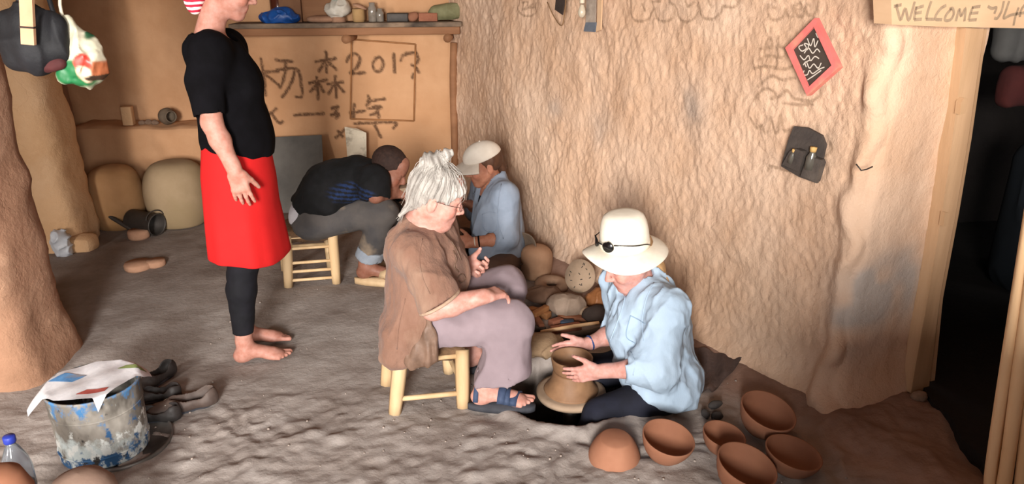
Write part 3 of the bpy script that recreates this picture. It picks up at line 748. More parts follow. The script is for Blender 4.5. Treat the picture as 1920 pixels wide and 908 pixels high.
# ================================================================== people
M_black = mat('black_knit', '#0a090b', '#0e0d10', 12, .95, bump=.25, bscale=120, bdist=.003, spec=.06)
M_legg = mat('black_leggings', '#0d0d11', '#131218', 12, .8, bump=.15, bscale=140, bdist=.002, spec=.2)
M_red = mat('red_skirt_cloth', '#b91e1e', '#ae1a1b', 4, .85, bump=.15, bscale=60, bdist=.003, spec=.15)
def stripes_mat():
    m = mat('red_white_stripes', '#b3223a', None, rough=.85); nt = m.node_tree; b = nt.nodes['Principled BSDF']
    wv = nt.nodes.new('ShaderNodeTexWave'); wv.wave_type = 'BANDS'; wv.bands_direction = 'Z'; wv.inputs['Scale'].default_value = 16; wv.inputs['Distortion'].default_value = 2.2
    tc = nt.nodes.new('ShaderNodeTexCoord'); nt.links.new(tc.outputs['Object'], wv.inputs[0])
    mx = nt.nodes.new('ShaderNodeMix'); mx.data_type = 'RGBA'; mx.inputs[6].default_value = (*lin('#a81e36'), 1); mx.inputs[7].default_value = (*lin('#e8dcd6'), 1)
    mr = nt.nodes.new('ShaderNodeMapRange'); mr.inputs[1].default_value = .42; mr.inputs[2].default_value = .58; nt.links.new(wv.outputs[1], mr.inputs[0])
    nt.links.new(mr.outputs[0], mx.inputs[0]); nt.links.new(mx.outputs[2], b.inputs['Base Color']); return m
M_stripe = stripes_mat()

# ------------------------------------------------------------------ the standing person
def person_standing():
    r = thing('person', 'standing person in black top, red skirt and black leggings, barefoot with head bowed', 'person', (-1.18, 3.1, 0), rot=(0, 0, math.radians(17)))
    yc = 3.10; iR = rotz(math.radians(-17)); C0 = V(-1.18, 3.1, 0)
    W = lambda a, b, Y: iR @ (globals()['W'](a, b, Y) - C0) + C0
    shR, elR, wrR, tipR = W(394, 97, 2.955), W(397, 230, 2.885), W(441, 322, 2.875), W(464, 398, 2.885)
    shL = V(shR[0] + .045, 3.25, shR[2] - .015); elL = V(-1.2, 3.33, 1.11); wrL = V(-1.12, 3.31, .90)
    H = Head(V(-1.125, 3.10, 1.625), (.94, .0, -.34)); neck = V(-1.215, 3.09, 1.43)
    f = Field()
    # trunk
    f.add(el((-1.175, yc, .93), (.115, .155, .12)), .05).add(el((-1.165, yc, 1.08), (.105, .13, .15)), .06)
    f.add(el((-1.19, yc, 1.25), (.105, .145, .17)), .06).add(rc(shR + V(.0, .02, .0), shL, .05, .05), .06)
    # arms
    for s_, e_, w_ in ((shR, elR, wrR), (shL, elL, wrL)):
        f.add(rc(s_, e_, .048, .039), .03).add(rc(e_, e_ + (w_ - e_) * .35, .039, .040), .02).add(rc(e_ + (w_ - e_) * .35, w_, .039, .025), .02)
    hand(f, wrR, tipR - wrR, (.15, 1, 0), (1, 0, .3), .98, curl=(.16, .18, .2, .24), tcurl=.25, tdir=(.75, .5, .35), spread=.08)
    hand(f, wrL, V(.1, 0, -1), (0, -1, 0), (1, 0, 0), .98)
    # legs
    aR, aL = V(-1.222, 3.03, 0), V(-1.222, 3.205, 0)
    for hp, kn, an in ((V(-1.17, 3.02, .88), V(-1.192, 3.03, .48), aR), (V(-1.17, 3.18, .88), V(-1.20, 3.19, .48), aL)):
        f.add(rc(hp, kn, .088, .058), .03)
        cf = kn + (an + V(0, 0, .09) - kn) * .32 + V(-.014, 0, 0)
        f.add(rc(kn, cf, .055, .056), .02).add(rc(cf, an + V(-.012, 0, .11), .054, .036), .02)
    foot(f, aR, (1, -.06, 0), (0, 1, 0), .98, .004); foot(f, aL, (1, .02, 0), (0, -1, 0), .98, .004)
    H.build(f, neck, (.048, .056))
    nails = []
    fh = [around(H.p(.12, .1, .13), H.p(-.12, -.1, -.13), pad=.02) + (.0042,), around(wrR, tipR, pad=.045) + (.0036,), (V(-1.36, 2.94, -.01), V(-1.0, 3.29, .13), .004)]
    body_mesh(f, r, (-1.42, 2.78, -.01), (-.92, 3.42, 1.78), .009, fh, '#b08072', H.tints(lip='#b3625a', brow='#8a6a50'))
    # top
    t = Field()
    t.add(el((-1.166, yc, 1.02), (.140, .172, .20)), .05).add(el((-1.175, yc, 1.24), (.136, .172, .19)), .07).add(el((-1.105, yc, 1.02), (.083, .12, .14)), .07)
    for y in (-.07, .07): t.add(el((-1.10, yc + y, 1.235), (.066, .075, .08)), .05)
    t.add(rc(shR, shL, .066, .066), .06).add(rc(neck + V(-.02, 0, -.05), neck + V(-.004, 0, -.01), .085, .07), .05)
    sl = []
    for s_, m_, e_ in ((shR, W(384, 152, 2.925), W(394, 217, 2.89)), (shL, V(-1.24, 3.31, 1.25), V(-1.23, 3.33, 1.14))):
        t.add(rc(s_, m_, .072, .070), .05); sl.append((m_, e_))
    t.cut(pl((-1.166, 3.1, .958), (-.12, 0, -1)), .004)
    # neck opening
    t.sub(rc(neck + V(.03, 0, .0), neck + V(.13, 0, .13), .066, .10), .006)
    t.sub(rc(neck + V(-.01, 0, .015), neck + V(.0, 0, .2), .058, .07), .004)
    for m_, e_ in sl:
        d = unit(e_ - m_); t.add(rcf(m_, e_, .071, .060), .012); t.sub(rc(e_ + d * .03, e_ - d * .02, .052, .048), .003)
    t.disp = folds(.0035, 16, 5, (1, 1, .5))
    cloth('top', t, (-1.42, 2.78, .9), (-.95, 3.45, 1.52), .0075, M_black, r)
    # skirt: a lofted A-line with soft folds
    n = 72; v = []; fc = []
    prof = [(1.02, -1.166, .132, .162, 0), (.95, -1.166, .142, .174, 0), (.86, -1.170, .153, .192, .002), (.75, -1.173, .156, .202, .005), (.63, -1.176, .160, .212, .008), (.512, -1.178, .163, .222, .011), (.507, -1.178, .160, .219, .011), (.512, -1.178, .156, .215, .011), (.65, -1.176, .150, .202, .008), (.8, -1.172, .148, .19, 0)]
    q = []
    for a, b in zip(prof[:-1], prof[1:]):
        for k in range(4): q.append(np.array(a) * (1 - k / 4) + np.array(b) * k / 4)
    q.append(np.array(prof[-1]))
    for (z, x, rx, ry, am) in q:
        for k in range(n):
            a = 2 * math.pi * k / n; w_ = 1 + am * 2.2 * (math.sin(5 * a + .5 + z * 1.5) + .6 * math.sin(9 * a + 2) + .35 * math.sin(14 * a + z * 3))
            fl = .022 * max(0, (.75 - z) / .25) * max(0, math.cos(a)) ** 3
            v.append((x + rx * w_ * math.cos(a) + fl, yc + ry * w_ * math.sin(a), z + .006 * math.sin(a * 3 + 1) - .012 * math.cos(a)))
    for i in range(len(q) - 1):
        for k in range(n): fc.append((i * n + k, i * n + (k + 1) % n, (i + 1) * n + (k + 1) % n, (i + 1) * n + k))
    mk('skirt', v, [x[::-1] for x in fc], M_red, r)
    # leggings
    g = Field()
    for hp, kn, an in ((V(-1.17, 3.02, .80), V(-1.192, 3.03, .48), aR), (V(-1.17, 3.18, .80), V(-1.20, 3.19, .48), aL)):
        cf = kn + (an + V(0, 0, .09) - kn) * .32 + V(-.014, 0, 0)
        g.add(rc(hp, kn, .092, .064), .02).add(rc(kn, cf, .062, .063), .02).add(rc(cf, an + V(-.012, 0, .11), .062, .043), .02)
    g.cut(pl((0, 0, .150), (0, 0, -1)), .003); g.disp = folds(.002, 26, 9, (1, 1, 1.6))
    cloth('leggings', g, (-1.34, 2.9, .12), (-1.05, 3.32, .84), .008, M_legg, r)
    # striped headscarf over the hair, knotted at the nape
    h = Field(); p = H.p
    h.add(el(p(-.016, 0, .042), (.106, .086, .096), H.R), .02)
    h.cut(pl(p(.02, 0, .028), H.F * .42 - H.U * .9), .006)
    h.add(rc(p(-.085, 0, -.02), p(-.10, -.01, -.085), .052, .042), .03).add(rc(p(-.10, -.01, -.08), p(-.09, -.02, -.125), .036, .022), .02)
    h.disp = folds(.004, 24, 3, (1, 1, 2.2))
    cloth('headscarf', h, H.C - .17, H.C + .16, .005, M_stripe, r)
    return r
person_standing()
# ------------------------------------------------------------------ grey-haired person on the stool in front
M_tunic = mat('brown_crinkled_cotton', '#856657', '#745546', 9, .9, bump=.9, bscale=55, bdist=.006, stretch=(1, 1, .5), c3='#8f7463', s3=5, sheen=.1, spec=.15)
M_tunicd = mat('brown_satin_trim', '#5f4a3d', '#7a6152', 16, .5, bump=.4, bscale=50, bdist=.004, c3='#4a3526', s3=9)
M_mauve = mat('mauve_trouser_cloth', '#8a7b80', '#7e7075', 5, .85, bump=.2, bscale=60, bdist=.004, spec=.15)
M_ghair = mat('silver_hair', '#aaa49d', '#857f79', 30, .6, bump=.8, bscale=40, bdist=.006, stretch=(.6, 1, .35), c3='#c2bcb5', s3=7, spec=.4)
M_navy = mat('navy_sandal', '#3d4a63', '#34405a', 20, .7, bump=.2, bscale=60)
M_sole = mat('dark_rubber_sole', '#3b3c42', '#2e2f35', 20, .8)
M_metal_fr = mat('thin_dark_wire', '#54443c', None, rough=.4, metal=.5)
M_lens = mat('clear_lens', '#ffffff', None, rough=.02, trans=1, spec=.5)

def sandal(root, q, s, sole_m, strap_m, straps, z0, th=.024, name='sandal'):
    """sole under foot frame q (local metres) with straps over the instep; one part with strap and buckle sub-parts"""
    out = []
    for a in np.linspace(0, 2 * math.pi, 36, endpoint=False):
        ca, sa = math.cos(a), math.sin(a); x = .058 + .138 * ca; wd = .038 + .011 * ca - .006 * math.cos(2 * a)
        out.append((x, wd * np.sign(sa) * abs(sa) ** .75 + .004 * math.sin(x * 20)))
    v = [q(x, y, -th / s) for x, y in out] + [q(x * 1.0, y * 1.03, -th * .5 / s) for x, y in out] + [q(x, y, 0) for x, y in out]
    n = len(out); f = [tuple(range(n))[::-1], tuple(range(2 * n, 3 * n))]
    for r_ in (0, 1):
        f += [(r_ * n + i, r_ * n + (i + 1) % n, (r_ + 1) * n + (i + 1) % n, (r_ + 1) * n + i) for i in range(n)]
    so = mk(name, v, f, sole_m, root)
    for (x0, x1, h, wd, t0, t1) in straps:
        mb = MB(); P = []
        for a in np.linspace(t0, t1, 15):
            t = (a + 1) / 2; x = x0 + (x1 - x0) * t
            P.append(q(x, .047 * a, h * math.sqrt(max(0, 1 - a * a * .86)) + .0))
        P = np.array(P); T = np.gradient(P, axis=0); vv = []; ff = []
        ctr = q((x0 + x1) / 2, 0, h * .3); ax = unit(q(1, 0, 0) - q(0, 0, 0))
        for i, p in enumerate(P):
            t = unit(T[i]); s_ = unit(ax - t * (ax @ t)); nn = np.cross(t, s_); nn = nn if nn @ (p - ctr) > 0 else -nn
            for sx, hh in ((-1, 0), (1, 0), (1, .006), (-1, .006)): vv.append(p + s_ * sx * wd * .5 + nn * hh)
        for i in range(len(P) - 1):
            for k in range(4): ff.append((i * 4 + k, i * 4 + (k + 1) % 4, i * 4 + 4 + (k + 1) % 4, i * 4 + 4 + k))
        ff += [(0, 1, 2, 3), (len(P) * 4 - 4, len(P) * 4 - 1, len(P) * 4 - 2, len(P) * 4 - 3)]
        mk('strap', vv, ff, strap_m, so)
    return so

def person_grey():
    r = thing('person', 'grey-haired person in brown tunic and mauve trousers seated on a low stool, wearing glasses', 'person', (-.38, 2.76, 0))
    H = Head(V(-.288, 2.72, .872), (.94, .06, -.33), s=.97); neck = V(-.365, 2.765, .735)
    shR, elR, wrR = V(-.362, 2.60, .690), W(812, 579, 2.54), W(908, 556, 2.585)
    shL, elL, wrL = V(-.315, 2.925, .690), V(-.275, 2.985, .50), W(868, 497, 2.90)
    hR, kR, aR = V(-.34, 2.66, .37), W(958, 604, 2.665), V(-.100, 2.625, 0)
    hL, kL, aL = V(-.34, 2.86, .37), W(946, 537, 2.90), V(-.165, 2.93, 0)
    f = Field()
    f.add(el((-.39, 2.76, .37), (.12, .16, .10)), .05).add(el((-.355, 2.76, .52), (.105, .14, .16)), .06).add(el((-.345, 2.76, .63), (.10, .14, .13)), .06).add(rc(shR, shL, .05, .05), .06)
    for s_, e_, w_ in ((shR, elR, wrR), (shL, elL, wrL)):
        f.add(rc(s_, e_, .050, .043), .03).add(rc(e_, e_ + (w_ - e_) * .35, .043, .045), .02).add(rc(e_ + (w_ - e_) * .35, w_, .044, .029), .02)
    dR = W(945, 546, 2.66) - wrR
    hand(f, wrR, dR, (.05, .25, -1), (.3, 1, .2), 1.0, curl=(.35, .4, .45, .5), tcurl=.3)
    hand(f, wrL, unit(V(.85, -.35, -.12)), (.1, -.55, .6), (.3, .5, 1), 1.0, curl=(.75, .8, .8, .85), tcurl=.9, tdir=(.6, .5, .6))
    for hp, kn, an in ((hR, kR, aR), (hL, kL, aL)):
        f.add(rc(hp, kn, .085, .06), .03).add(rc(kn, kn + (an - kn) * .4 + V(-.02, 0, 0), .055, .05), .02).add(rc(kn + (an - kn) * .4 + V(-.02, 0, 0), an + V(-.012, 0, .12), .05, .036), .02)
    qR = foot(f, aR, (1, -.03, 0), (0, 1, 0), 1.0, .028); qL = foot(f, aL, (1, .1, 0), (0, -1, 0), 1.0, .028)
    H.build(f, neck, (.056, .068)); f.add(el(H.p(.02, 0, -.105), (.05, .045, .03), H.R), .03)
    fine = [around(H.p(.12, .1, .12), H.p(-.12, -.1, -.13), pad=.02) + (.0038,), around(wrR, wrR + dR * .9, pad=.07) + (.004,), around(wrL, wrL + V(.13, -.05, 0), pad=.06) + (.004,), (V(-.19, 2.55, .01), V(.12, 2.70, .14), .004)]
    body_mesh(f, r, (-.55, 2.45, 0), (.2, 3.15, 1.05), .009, fine, '#c6968a', H.tints(lip='#c4716b', brow='#b8a898', blush='#dd8e80'))
    # tunic
    t = Field()
    t.add(el((-.345, 2.76, .60), (.138, .175, .15)), .05).add(el((-.365, 2.76, .45), (.150, .20, .18)), .07).add(el((-.385, 2.75, .34), (.132, .20, .12)), .06)
    t.add(rc(shR + V(.0, .02, 0), shL, .072, .072), .06).add(rc(neck + V(-.03, 0, -.06), neck + V(-.012, 0, -.012), .10, .078), .04)
    t.add(el((-.27, 2.76, .545), (.09, .13, .10)), .06)
    mR = shR * .5 + W(824, 560, 2.535) * .5
    t.add(rc(shR, mR, .078, .078), .022).add(rcf(mR, W(824, 566, 2.53), .078, .082, (.5, -.1, -.85)), .012)
    t.sub(rc(elR + V(.03, 0, .01), elR + V(.0, .02, .06), .066, .06), .003)
    t.add(rc(shL, elL, .08, .08), .04)
    # skirt of the tunic hanging over the stool at the back and near side
    t.add(bx3((-.415, 2.66, .30), (.10, .10, .10), .05, rotz(.1)), .05)
    t.cut(pl((-.40, 2.7, .222), (.25, .1, -1)), .004)
    t.sub(rc(neck + V(.02, 0, .02), neck + V(.13, 0, .10), .058, .085), .005)
    lf = folds(.009, 13, 15, (1, 1, .36)); l2 = folds(.0035, 42, 25, (1, 1, .45))
    l3 = creases(.013, 9, 27, (1, 1, .4), roty(.5)); t.disp = lambda P: lf(P) + l2(P) + l3(P)
    tn = cloth('tunic', t, (-.62, 2.4, .18), (-.1, 3.12, .82), .0065, M_tunic, r)
    # dark satin panel at the hem on the near side
    pn = Field(); pn.add(rc((-.315, 2.565, .43), (-.335, 2.565, .265), .022, .05, (0, 1, 0), .55), .02); pn.add(rc((-.35, 2.565, .38), (-.385, 2.57, .25), .02, .035, (0, 1, 0), .55), .02).cut(pl((-.36, 2.56, .232), (.3, 0, -1)), .004); pn.disp = folds(.012, 26, 8, (1.2, 1, .3))
    cloth('hem_panel', pn, (-.45, 2.48, .2), (-.22, 2.64, .47), .005, M_tunicd, tn)
    mk('sleeve_trim', *tube([W(824, 566, 2.53) + frame(V(.5, -.1, -.85)) @ V(0, .083 * math.cos(a), .083 * math.sin(a)) for a in np.linspace(0, 2 * math.pi, 30)], .007, 6), mat('pale_lace', '#b59a86', '#a08570', 40, .9, bump=.5, bscale=90), tn)
    # embroidered curls down the front, armhole and side seams
    seam('embroidery', t, [[(850, 470), (856, 486), (852, 500), (860, 510)], [(858, 520), (866, 514), (872, 522), (866, 530), (860, 526)], [(846, 452), (856, 468), (864, 488)]], .0028, M_tunicd, tn)
    seam('seam', t, [[(792, 448), (786, 480), (792, 520), (806, 552)], [(760, 560), (748, 610), (744, 655)], [(800, 590), (796, 620), (790, 655)]], .0022, M_tunic, tn)
    # neck binding and printed curls on the front
    vb = [neck + V(.065 * math.cos(a) + .012, .07 * math.sin(a), .012 - .045 * max(0, math.cos(a))) for a in np.linspace(0, 2 * math.pi, 25)]
    mk('neck_binding', *tube(vb, .006, 6), M_tunicd, tn)
    # trousers, wide legs
    g = Field()
    for hp, kn, an, bot, rb, nn in ((hR, kR, aR, W(944, 700, 2.645), .114, (.1, 0, -1)), (hL, kL, aL, V(-.08, 2.93, .17), .10, (0, 0, -1))):
        g.add(rc(hp, kn, .100, .083), .04).add(rc(kn, kn * .55 + bot * .45, .084, .088), .035).add(rcf(kn * .55 + bot * .45, bot, .088, rb, nn), .02)
        g.sub(rcf(bot + V(0, 0, -.12), bot + V(0, 0, .03), rb * .9, rb * .88), .003)
    g.add(el((-.37, 2.76, .36), (.13, .18, .10)), .04)
    gf = folds(.009, 11, 35, (1, 1, .6)); g2 = folds(.003, 26, 36, (1, .7, .7)); g3 = creases(.013, 8, 37, (1, 1, .5), roty(-.7)); g.disp = lambda P: gf(P) * .6 + g2(P) + g3(P)
    cloth('trousers', g, (-.55, 2.5, .09), (.26, 3.18, .64), .007, M_mauve, r)
    # hair: cap with fringe, swept up to a loose bun
    p = H.p; h = Field()
    h.add(el(p(-.016, 0, .042), np.array([.106, .088, .092]) * .98, H.R), .02)
    h.add(el(p(.070, 0, .042), (.037, .062, .042), H.R), .03)
    h.cut(pl(p(.03, 0, .012), H.F * .52 - H.U * .85), .012)
    h.add(el(p(-.068, 0, -.02), (.042, .062, .05), H.R), .03)
    h.add(rc(p(-.085, -.03, -.05), p(-.115, -.05, -.10), .016, .007), .02).add(rc(p(-.085, .03, -.05), p(-.10, .05, -.11), .02, .008), .02)
    for y in (-1, 1): h.add(rc(p(.040, y * .068, .035), p(.045, y * .074, .008), .014, .007), .014)
    h.add(el(p(-.062, -.01, .132), (.042, .048, .034), H.R), .02).add(el(p(-.028, .01, .150), (.033, .035, .030), H.R), .012).add(el(p(-.012, 0, .178), (.022, .024, .022), H.R), .01)
    def hgroove(P):
        q = (P - H.C.astype(np.float32)) @ H.R.astype(np.float32); a = np.arctan2(q[:, 1], q[:, 0] + .02); n = vnoise(q * 38, 45); m = vnoise(q * 16, 46)
        bun = sstep(.115, .14, q[:, 2])
        w_ = a * 26 + 2.2 * m + q[:, 2] * 22 * np.sign(a)
        return (1 - bun) * (.0022 * np.sin(w_) + .0016 * np.sin(w_ * 2.3 + 2 * n) + .002 * m) + bun * (.0035 * np.sin(q[:, 0] * 230 + q[:, 2] * 160 + 3 * m) + .003 * n)
    h.disp = hgroove
    hair = cloth('hair', h, H.C - .2, H.C + .22, .0034, M_ghair, r)
    rnd = random.Random(4); st = []
    for i in range(70):
        a = rnd.uniform(-2.9, 2.9); y0 = math.sin(a); x0 = math.cos(a)
        top = V(-.02 + .03 * x0, .03 * y0, .140); mid = V(-.012 + .104 * x0, .090 * y0, .080); lowz = .024 if x0 > .3 else (.012 if x0 > -.5 else -.035 - .03 * rnd.random())
        bot = V(-.014 + (.122 if x0 > .3 else .112) * x0, .096 * y0, lowz + rnd.uniform(-.006, .010)); j = lambda: V(*[rnd.uniform(-.009, .009) for _ in range(3)])
        st.append([p(*(q + j())) for q in (top, (top + mid) / 2 + V(.016 * x0, .016 * y0, .008), mid, (mid + bot) / 2 + V(.004 * x0, .003 * y0, 0), bot)])
    for i in range(26):
        a = rnd.uniform(0, 6.28); c = V(-.02, 0, .155); st.append([p(*(c + V(.03 * math.cos(a + k) * rnd.uniform(.7, 1.2), .03 * math.sin(a + k), rnd.uniform(-.02, .035)))) for k in (0, .7, 1.4, 2.1)])
    for i in range(14):
        st.append([p(-.085 + rnd.uniform(-.01, .01), rnd.uniform(-.07, .03), -.05), p(-.10, rnd.uniform(-.08, .02), -.09), p(-.115 + rnd.uniform(-.02, .02), rnd.uniform(-.09, .0), -.13)])
    mb = MB()
    for s in st: mb.add(*tube(s, np.linspace(.0011, .0005, len(s)), 4, caps=False, smooth_n=9))
    tag(mb.build('strands', M_ghair, hair), kind='stuff')
    # glasses
    gl = MB()
    for y in (-1, 1):
        c = V(.104, y * .031, -.004); gl.add(*tube([p(c[0] - .004 * math.cos(a), c[1] + .021 * math.cos(a), c[2] + .015 * math.sin(a)) for a in np.linspace(0, 2 * math.pi, 17)], .0011, 5, caps=False))
        gl.add(*tube([p(.100, y * .053, .002), p(.05, y * .078, .004), p(-.01, y * .083, .006)], .0012, 5, smooth_n=9))
    gl.add(*tube([p(.106, -.011, .0), p(.114, 0, .003), p(.106, .011, .0)], .0011, 5, smooth_n=6))
    gf_ = gl.build('glasses', M_metal_fr, r)
    for y in (-1, 1):
        ring = [p(.104 - .004 * math.cos(a), y * .031 + .0205 * math.cos(a), -.004 + .0145 * math.sin(a)) for a in np.linspace(0, 2 * math.pi, 16, endpoint=False)]
        mk('lens', ring + [x + H.F * .0012 for x in ring], [tuple(range(16))[::-1], tuple(range(16, 32))] + [(i, (i + 1) % 16, 16 + (i + 1) % 16, 16 + i) for i in range(16)], M_lens, gf_, smooth=False)
    sandal(r, qR, 1.0, M_sole, M_navy, [(.055, .075, .072, .030, -1, 1), (.10, .125, .044, .034, -1, 1), (.078, .085, .060, .026, -1, 1), (-.045, -.03, .085, .020, -1, 1)], 0)
    sandal(r, qL, 1.0, M_sole, M_navy, [(.045, .075, .074, .034, -1, 1), (.105, .125, .044, .034, -1, 1)], 0)
    return r
person_grey()
# ------------------------------------------------------------------ person in the white hat at the wheel
M_lblue = mat('pale_blue_cotton', '#a2b5c7', '#98abbe', 6, .85, bump=.6, bscale=22, bdist=.006, stretch=(1, 1, .45), spec=.15)
M_navyc = mat('dark_navy_cloth', '#1d1f2b', '#16171f', 10, .85, bump=.2, bscale=80, bdist=.003, spec=.2)
M_hat = mat('cream_felt_hat', '#e6dfd0', '#dcd3c2', 20, .85, bump=.1, bscale=90, bdist=.002)
M_blackpl = mat('black_plastic', '#101012', None, rough=.25, spec=.5)
M_blond = mat('dark_blond_hair', '#b8946a', '#94724c', 30, .6, bump=.7, bscale=40, bdist=.005, stretch=(1, 1, .3), spec=.4)
M_band = mat('blue_wristband', '#27406f', '#1e3560', 30, .7)

def ring_on(a, b, t, r, rr, mtl, root, name, flat=1.6):
    """band round a limb between a and b"""
    c = a + (b - a) * t; R = frame(b - a); mb = MB()
    prof = [(r + rr * math.cos(u), rr * flat * math.sin(u)) for u in np.linspace(0, 2 * math.pi, 8, endpoint=False)]
    v, f = lathe(prof, 24, np.stack([R[:, 1], R[:, 2], R[:, 0]], 1), c, close=True)
    return mk(name, v, f, mtl, root)

def person_hat():
    r = thing('person', 'person in wide white hat and pale blue shirt shaping a pot at the wheel', 'person', (.6, 2.75, 0))
    H = Head(V(.462, 2.755, .605), (-.84, -.30, -.44)); neck = V(.515, 2.785, .515)
    shN, elN, wrN = V(.600, 2.625, .462), W(1222, 690, 2.545), W(1122, 697, 2.615)
    shF, elF, wrF = V(.455, 2.93, .455), W(1160, 622, 2.95), W(1096, 647, 2.875)
    f = Field()
    f.add(el((.60, 2.76, .10), (.13, .17, .11)), .05).add(el((.575, 2.76, .25), (.11, .14, .16)), .06).add(el((.545, 2.77, .38), (.105, .145, .13)), .06).add(rc(shN, shF, .05, .05), .06)
    for s_, e_, w_ in ((shN, elN, wrN), (shF, elF, wrF)):
        f.add(rc(s_, e_, .046, .038), .03).add(rc(e_, e_ + (w_ - e_) * .35, .039, .040), .02).add(rc(e_ + (w_ - e_) * .35, w_, .039, .025), .02)
    hand(f, wrN, W(1056, 708, 2.655) - wrN, (-.15, .9, -.05), (0, 0, 1), .96, curl=(.12, .14, .16, .2), tcurl=.1, tdir=(.62, .72, .12), spread=.05)
    hand(f, wrF, W(1042, 657, 2.86) - wrF, (-.1, -.9, -.1), (0, 0, 1), .96, curl=(.12, .14, .18, .2), tcurl=.0, tdir=(.75, .62, -.05), spread=.05)
    hips = ((V(.62, 2.64, .07), W(1128, 772, 2.59) + V(0, 0, -.02), V(.25, 2.65, -.36)), (V(.60, 2.87, .07), V(.36, 2.90, .02), V(.22, 2.86, -.36)))
    for hp, kn, an in hips:
        f.add(rc(hp, kn, .075, .055), .03).add(rc(kn, an, .05, .035), .02); foot(f, an, (-1, -.1, 0), (0, 1, 0), .96, -.40)
    f.ops = [o for o in f.ops if not (o[0] == 2)]
    H.build(f, neck, (.046, .054))
    fine = [around(H.p(.12, .1, .1), H.p(-.12, -.1, -.13), pad=.02) + (.0045,), around(wrN, W(1056, 708, 2.655), pad=.05) + (.0036,), around(wrF, W(1042, 657, 2.86), pad=.045) + (.0036,)]
    body_mesh(f, r, (.02, 2.45, -.42), (.82, 3.05, .74), .009, fine, '#c2938a', H.tints())
    # loose shirt
    t = Field()
    t.add(el((.548, 2.77, .40), (.135, .17, .14)), .05).add(el((.585, 2.755, .24), (.150, .19, .19)), .07).add(el((.61, 2.735, .10), (.155, .20, .13)), .06)
    t.add(el((.475, 2.74, .30), (.09, .12, .12)), .06)
    t.add(rc(shN, shF, .066, .066), .06).add(rc(neck + V(.0, 0, -.05), neck + V(0, 0, -.005), .082, .066), .04)
    t.add(el((.685, 2.71, .09), (.085, .16, .11)), .05)
    cN = W(1178, 688, 2.555); cF = W(1140, 607, 2.935)
    t.add(rc(shN, elN + V(.02, 0, .0), .074, .078), .05); t.add(rcf(elN + V(.02, 0, 0), cN, .074, .056), .03)
    t.add(rc(shF, elF + V(.02, 0, .02), .07, .064), .04); t.add(rcf(elF + V(.02, 0, .02), cF, .064, .05), .02)
    t.cut(pl((.6, 2.7, .012), (.10, -.12, -1)), .004)
    dN = unit(cN - elN); t.sub(rc(cN + dN * .03, cN - dN * .012, .047, .044), .003); dF = unit(cF - elF); t.sub(rc(cF + dF * .03, cF - dF * .012, .042, .04), .003)
    fw = unit(V(-.84, -.45, 0))
    t.sub(rc(neck + V(0, 0, .03), neck + fw * .13 + V(0, 0, -.06), .056, .020), .005).sub(rc(neck + fw * .115 + V(0, 0, -.04), neck + fw * .13 + V(0, 0, -.13), .022, .008), .005)
    tf = folds(.009, 11, 65, (1, 1, .4)); t2 = folds(.0035, 30, 66, (1, 1, .5), rotx(.5)); t3 = creases(.016, 8.5, 67, (1, 1, .45), rotx(.35) @ roty(.3)); t4 = creases(.008, 19, 68, (1, 1, .5), roty(-.5)); t.disp = lambda P: tf(P) * .5 + t2(P) + t3(P) + t4(P)
    sh = cloth('shirt', t, (.32, 2.42, -.01), (.82, 3.06, .57), .006, M_lblue, r)
    mk('button_tab', *lathe([(.0, .004), (.005, .004), (.006, 0)], 12, frame(V(-.2, -1, 0)) @ roty(math.pi / 2), W(1237, 637, 2.535)), mat('shell_button', '#9fb4c6', None, rough=.4), sh)
    # collar band, placket, pocket and sleeve seams
    seam('placket', t, [[(1174, 548), (1166, 580), (1152, 618), (1138, 655)], [(1184, 548), (1176, 584), (1162, 622), (1148, 660)]], .0022, M_lblue, sh)
    seam('pocket', t, [[(1182, 592), (1196, 599), (1210, 608)], [(1182, 592), (1174, 630), (1190, 644)]], .0020, mat('blue_stitching', '#8298ad', None), sh)
    seam('seam', t, [[(1226, 530), (1212, 560), (1204, 600), (1206, 640)], [(1183, 660), (1190, 680), (1187, 704)], [(1262, 540), (1276, 600), (1284, 660), (1290, 730)]], .0020, M_lblue, sh)
    mk('neckband', *tube([neck + V(.004, .0, -.004) + fw * .058 * math.cos(a) + np.cross(fw, V(0, 0, 1)) * .060 * math.sin(a) + V(0, 0, -.012 - .030 * max(0, math.cos(a))) for a in np.linspace(.35, 2 * math.pi - .35, 24)], .006, 6), M_lblue, sh)
    # trousers
    g = Field()
    for hp, kn, an in hips: g.add(rc(hp, kn, .088, .074), .04).add(rcf(kn, an + V(0, 0, .06), .072, .055), .02)
    g.add(el((.62, 2.75, .07), (.13, .17, .09)), .04); g.disp = folds(.005, 14, 75)
    cloth('trousers', g, (.1, 2.45, -.36), (.8, 3.02, .2), .009, M_navyc, r)
    # long hair falling behind the shoulder
    p = H.p; h = Field()
    h.add(el(p(-.018, 0, .03), (.100, .084, .09), H.R), .02).cut(pl(p(.045, 0, .03), H.F * .75 - H.U * .65), .01)
    h.add(rc(p(-.075, 0, -.03), p(-.10, -.02, -.11), .035, .028), .03)
    e0 = p(-.10, -.02, -.11); h.add(rc(e0, V(.640, 2.69, .435), .030, .016), .03).add(rc(V(.640, 2.69, .435), V(.690, 2.645, .365), .015, .005), .02)
    h.disp = folds(.003, 50, 85, (1, 1, .4)); cloth('hair', h, (.30, 2.55, .3), (.75, 2.95, .75), .005, M_blond, r)
    # hat
    up = unit(V(-.10, -.06, 1.0)); fwd = unit(V(-.85, -.50, 0) - up * (V(-.85, -.5, 0) @ up)); HR = np.stack([fwd, np.cross(up, fwd), up], 1); hc = V(.4425, 2.745, .662)
    prof = [(.0965, .0), (.0975, .03), (.095, .07), (.089, .105), (.078, .130), (.060, .141), (.035, .1445), (.0, .145)]
